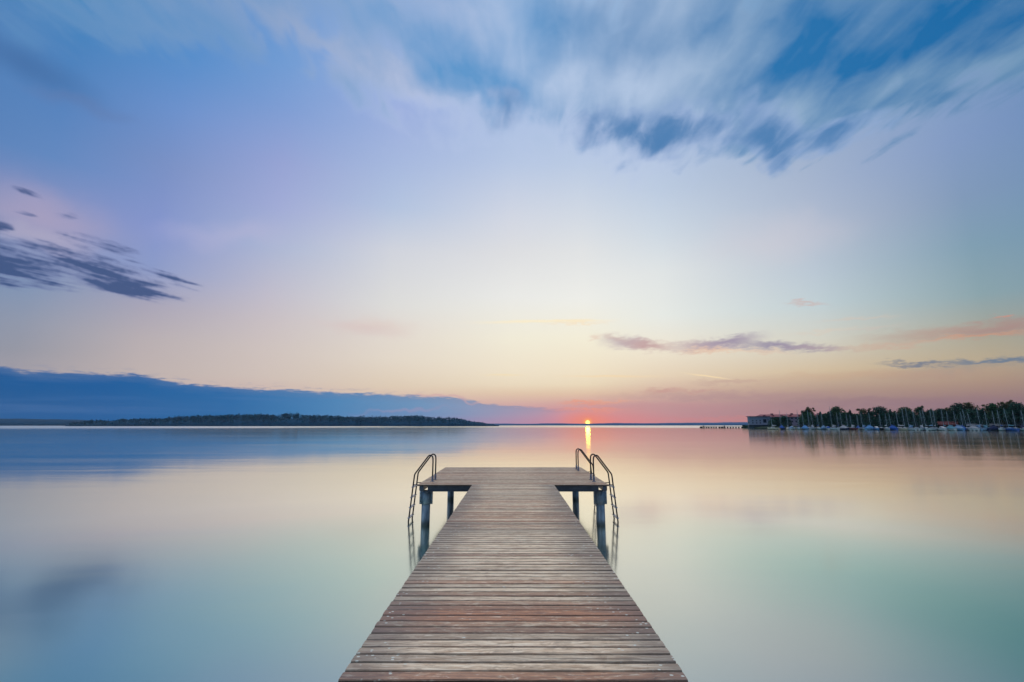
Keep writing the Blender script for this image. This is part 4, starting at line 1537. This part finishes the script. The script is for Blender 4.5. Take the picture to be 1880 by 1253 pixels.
# photo column, type, hull, cover, metres long, heading off end-on, mast-top row, lean, metres behind the front line
BOATS = [
    (1421, 's', 'cream', 'white', 6.6, 78, 763.8, 0.02, 0, 'plain'), (1436, 's', 'navy', 'blue', 6.4, 40, 753.0, 0.0, 0.5, 'tarp'), (1447, 's', 'white', 'white', 6.2, 15, 758, 0.01, 7, 'plain'),
    (1456, 'm', 'white', 'pale blue', 5.6, 55, 0, 0, 2, ''), (1467, 's', 'white', 'navy', 6.8, 20, 752.8, 0.0, 2, 'hood'), (1478, 's', 'pale blue', 'light blue', 6.4, 62, 758.5, 0.02, 0.5, 'tarp'),
    (1486, 's', 'white', 'grey', 7.0, 10, 753.5, 0.0, 8, 'plain'), (1493, 's', 'grey', 'white', 6.8, 45, 757.5, 0.07, 1, 'hood'), (1503, 's', 'white', 'blue', 7.0, 25, 760.0, 0.02, 3, 'plain'),
    (1512, 's', 'pale blue', 'pale blue', 6.2, 40, 757.0, 0.0, 5, 'tarp'), (1520, 'm', 'white', 'blue', 5.6, 20, 0, 0, 3, ''), (1530, 's', 'white', 'grey', 8.2, 70, 745.8, 0.01, 0, 'hood'),
    (1540, 's', 'light blue', 'blue', 6.4, 15, 758.0, 0.03, 6, 'plain'), (1548, 's', 'navy', 'grey', 7.2, 66, 757.0, 0.02, 0.5, 'tarp'), (1557, 's', 'white', 'pale blue', 6.2, 22, 760.0, 0.02, 5, 'plain'),
    (1565, 's', 'dark red', 'white', 6.8, 60, 761.5, 0.02, 0, 'hood'), (1576, 's', 'white', 'blue', 6.2, 18, 762.0, 0.01, 3, 'tarp'), (1585, 's', 'white', 'pale blue', 6.4, 50, 758.5, 0.02, 1, 'hood'),
    (1597, 's', 'pale blue', 'light blue', 7.0, 66, 758.0, 0.02, 0.5, 'tarp'), (1609, 'm', 'light blue', 'blue', 5.8, 35, 0, 0, 1, ''), (1618, 's', 'black', 'navy', 6.4, 26, 760.5, 0.01, 2, 'plain'),
    (1627, 's', 'white', 'white', 6.6, 40, 760.0, 0.0, 1, 'plain'), (1637, 's', 'blue', 'blue', 7.0, 62, 759.5, 0.03, 0, 'tarp'), (1652, 's', 'cream', 'white', 6.8, 76, 757.0, 0.03, 2, 'plain'),
    (1662, 's', 'white', 'grey', 6.2, 12, 750.0, 0.0, 7, 'plain'), (1670, 's', 'white', 'pale blue', 7.4, 64, 749.5, 0.04, 0.5, 'hood'), (1682, 's', 'grey', 'navy', 6.8, 30, 751.0, 0.04, 2, 'plain'),
    (1692, 's', 'white', 'white', 6.4, 48, 754.0, 0.03, 1, 'hood'), (1701, 's', 'pale blue', 'white', 6.6, 25, 751.5, 0.05, 4, 'plain'), (1709, 's', 'white', 'pale blue', 7.0, 66, 753.0, 0.02, 0, 'plain'),
    (1718, 's', 'white', 'grey', 6.2, 20, 749.5, 0.0, 5, 'plain'), (1726, 'm', 'white', 'white', 5.6, 58, 0, 0, 0.5, ''), (1734, 's', 'grey', 'teal', 6.4, 28, 752.0, 0.0, 4, 'plain'),
    (1742, 's', 'white', 'teal', 6.8, 62, 755.5, 0.0, 0.3, 'tarp'), (1756, 's', 'light blue', 'pale blue', 7.2, 64, 754.8, 0.02, 0.5, 'tarp'), (1766, 's', 'blue', 'blue', 6.2, 40, 757.0, 0.02, 2, 'tarp'),
    (1774, 's', 'grey', 'grey', 6.6, 34, 751.0, 0.06, 1, 'plain'), (1783, 's', 'white', 'grey', 6.8, 62, 757.5, 0.09, 0.3, 'tarp'), (1795, 's', 'white', 'pale blue', 7.0, 66, 749.5, 0.02, 0, 'hood'),
    (1808, 's', 'pale blue', 'teal', 7.0, 62, 756.0, 0.0, 0.4, 'hood'), (1822, 's', 'navy', 'navy', 6.8, 60, 754.5, 0.0, 0.5, 'tarp'), (1835, 's', 'white', 'blue', 6.4, 32, 752.5, 0.02, 0.3, 'plain'),
    (1851, 's', 'blue', 'teal', 8.0, 66, 749.5, 0.06, 0.3, 'plain'), (1863, 's', 'white', 'black', 6.2, 20, 754.0, 0.01, 3, 'plain'), (1875, 's', 'white', 'navy', 7.2, 48, 754.0, 0.01, 0.3, 'hood'),
]
MARKS = [(1412, 'the grey hotel block', 'r'), (1541, 'the broad peaked tree', 'b'), (1624, 'the round-headed tree', 'b'), (1747, 'the red boathouse', 'b'), (1880, 'the right border', 'l')]
ORD = ['nearest', 'second', 'third', 'fourth', 'fifth', 'sixth', 'seventh', 'eighth', 'ninth', 'tenth']
bx = sorted(b[0] for b in BOATS)
rng = random.Random(50)
for (px, ty, hc, cc, L, off, mast_py, rake, back, style) in BOATS:
    py = 788.9 + (px - 1410) / 470.0 * 2.6
    p = ground_row(px, py) + away * (back * 0.7) - away * 4.0
    los = math.atan2(p.y, p.x)
    sgn = 1 if rng.random() < 0.75 else -1
    heading = los + R(off if off > 74 else off * 0.6) * sgn + (math.pi if off < 50 and rng.random() < 0.5 else 0)
    L *= 0.86
    mk = min(MARKS, key=lambda m_: abs(m_[0] - px))
    side = 1 if px > mk[0] else -1
    rank = sum(1 for x in bx if (mk[0] < x <= px if side > 0 else px <= x < mk[0])) - 1
    where = f"{ORD[rank]} {'right' if side > 0 else 'left'} of {mk[1]}"
    if mk[2] == 'l':
        where = f"{ORD[rank]} from {mk[1]} of the photo" if rank else 'nearest the right border of the photo'
    if ty == 's':
        base_z = 0.85 + L * 0.035
        mh = zpix(mast_py, p) - base_z
        o = sailboat((p.x, p.y, 0), heading, L, hc, cc, mh, style, rng, 0.0)
        # lean the whole rig as moored
        rk = rake * 0.8
        for ch in o.children:
            if ch.name.split('.')[0] == 'mast':
                # lean in the picture plane: tilt about the line of sight
                axis = Matrix.Rotation(-heading, 3, 'Z') @ Vector((math.cos(los), math.sin(los), 0))
                ch.matrix_basis = Matrix.Rotation(-rk, 4, axis)
        cover = {'tarp': f'under a {cc} tarpaulin', 'hood': f'with {cc} spray hood', 'plain': f'with {cc} sail cover'}[style]
        lab = f'{hc}-hulled sailing boat {cover}, {where}'
        tag(o, lab, 'sailing boat', 'boats moored in the marina')
    else:
        o = motorboat((p.x, p.y, 0), heading, L, hc, cc, rng)
        tag(o, f'{hc}-hulled motor boat with {cc} cover, {where}', 'motor boat', 'boats moored in the marina')




# ------------------------------------------------------------------ evening haze over the lake
hz = MB()
hz.box((-5200, -350, -3.0), (5200, 3900, 180.0))
hm, ho = new_mat('haze_air')
pv = hm.node_tree.nodes.new('ShaderNodeVolumePrincipled')
pv.inputs['Color'].default_value = (0.58, 0.74, 0.95, 1)
pv.inputs['Density'].default_value = 4.5e-5
pv.inputs['Anisotropy'].default_value = 0.2
hm.node_tree.links.new(pv.outputs[0], ho.inputs['Volume'])
tag(hz.build('haze', hm), kind='stuff')

# ------------------------------------------------------------------ render settings
sc.view_settings.view_transform = 'Standard'
sc.view_settings.look = 'None'
sc.view_settings.exposure = 0.0
sc.view_settings.gamma = 1.0
sc.render.engine = 'CYCLES'
sc.cycles.use_denoising = True
sc.cycles.max_bounces = 6
sc.cycles.diffuse_bounces = 2
sc.cycles.glossy_bounces = 3
sc.cycles.transparent_max_bounces = 8
sc.cycles.sample_clamp_indirect = 4.0
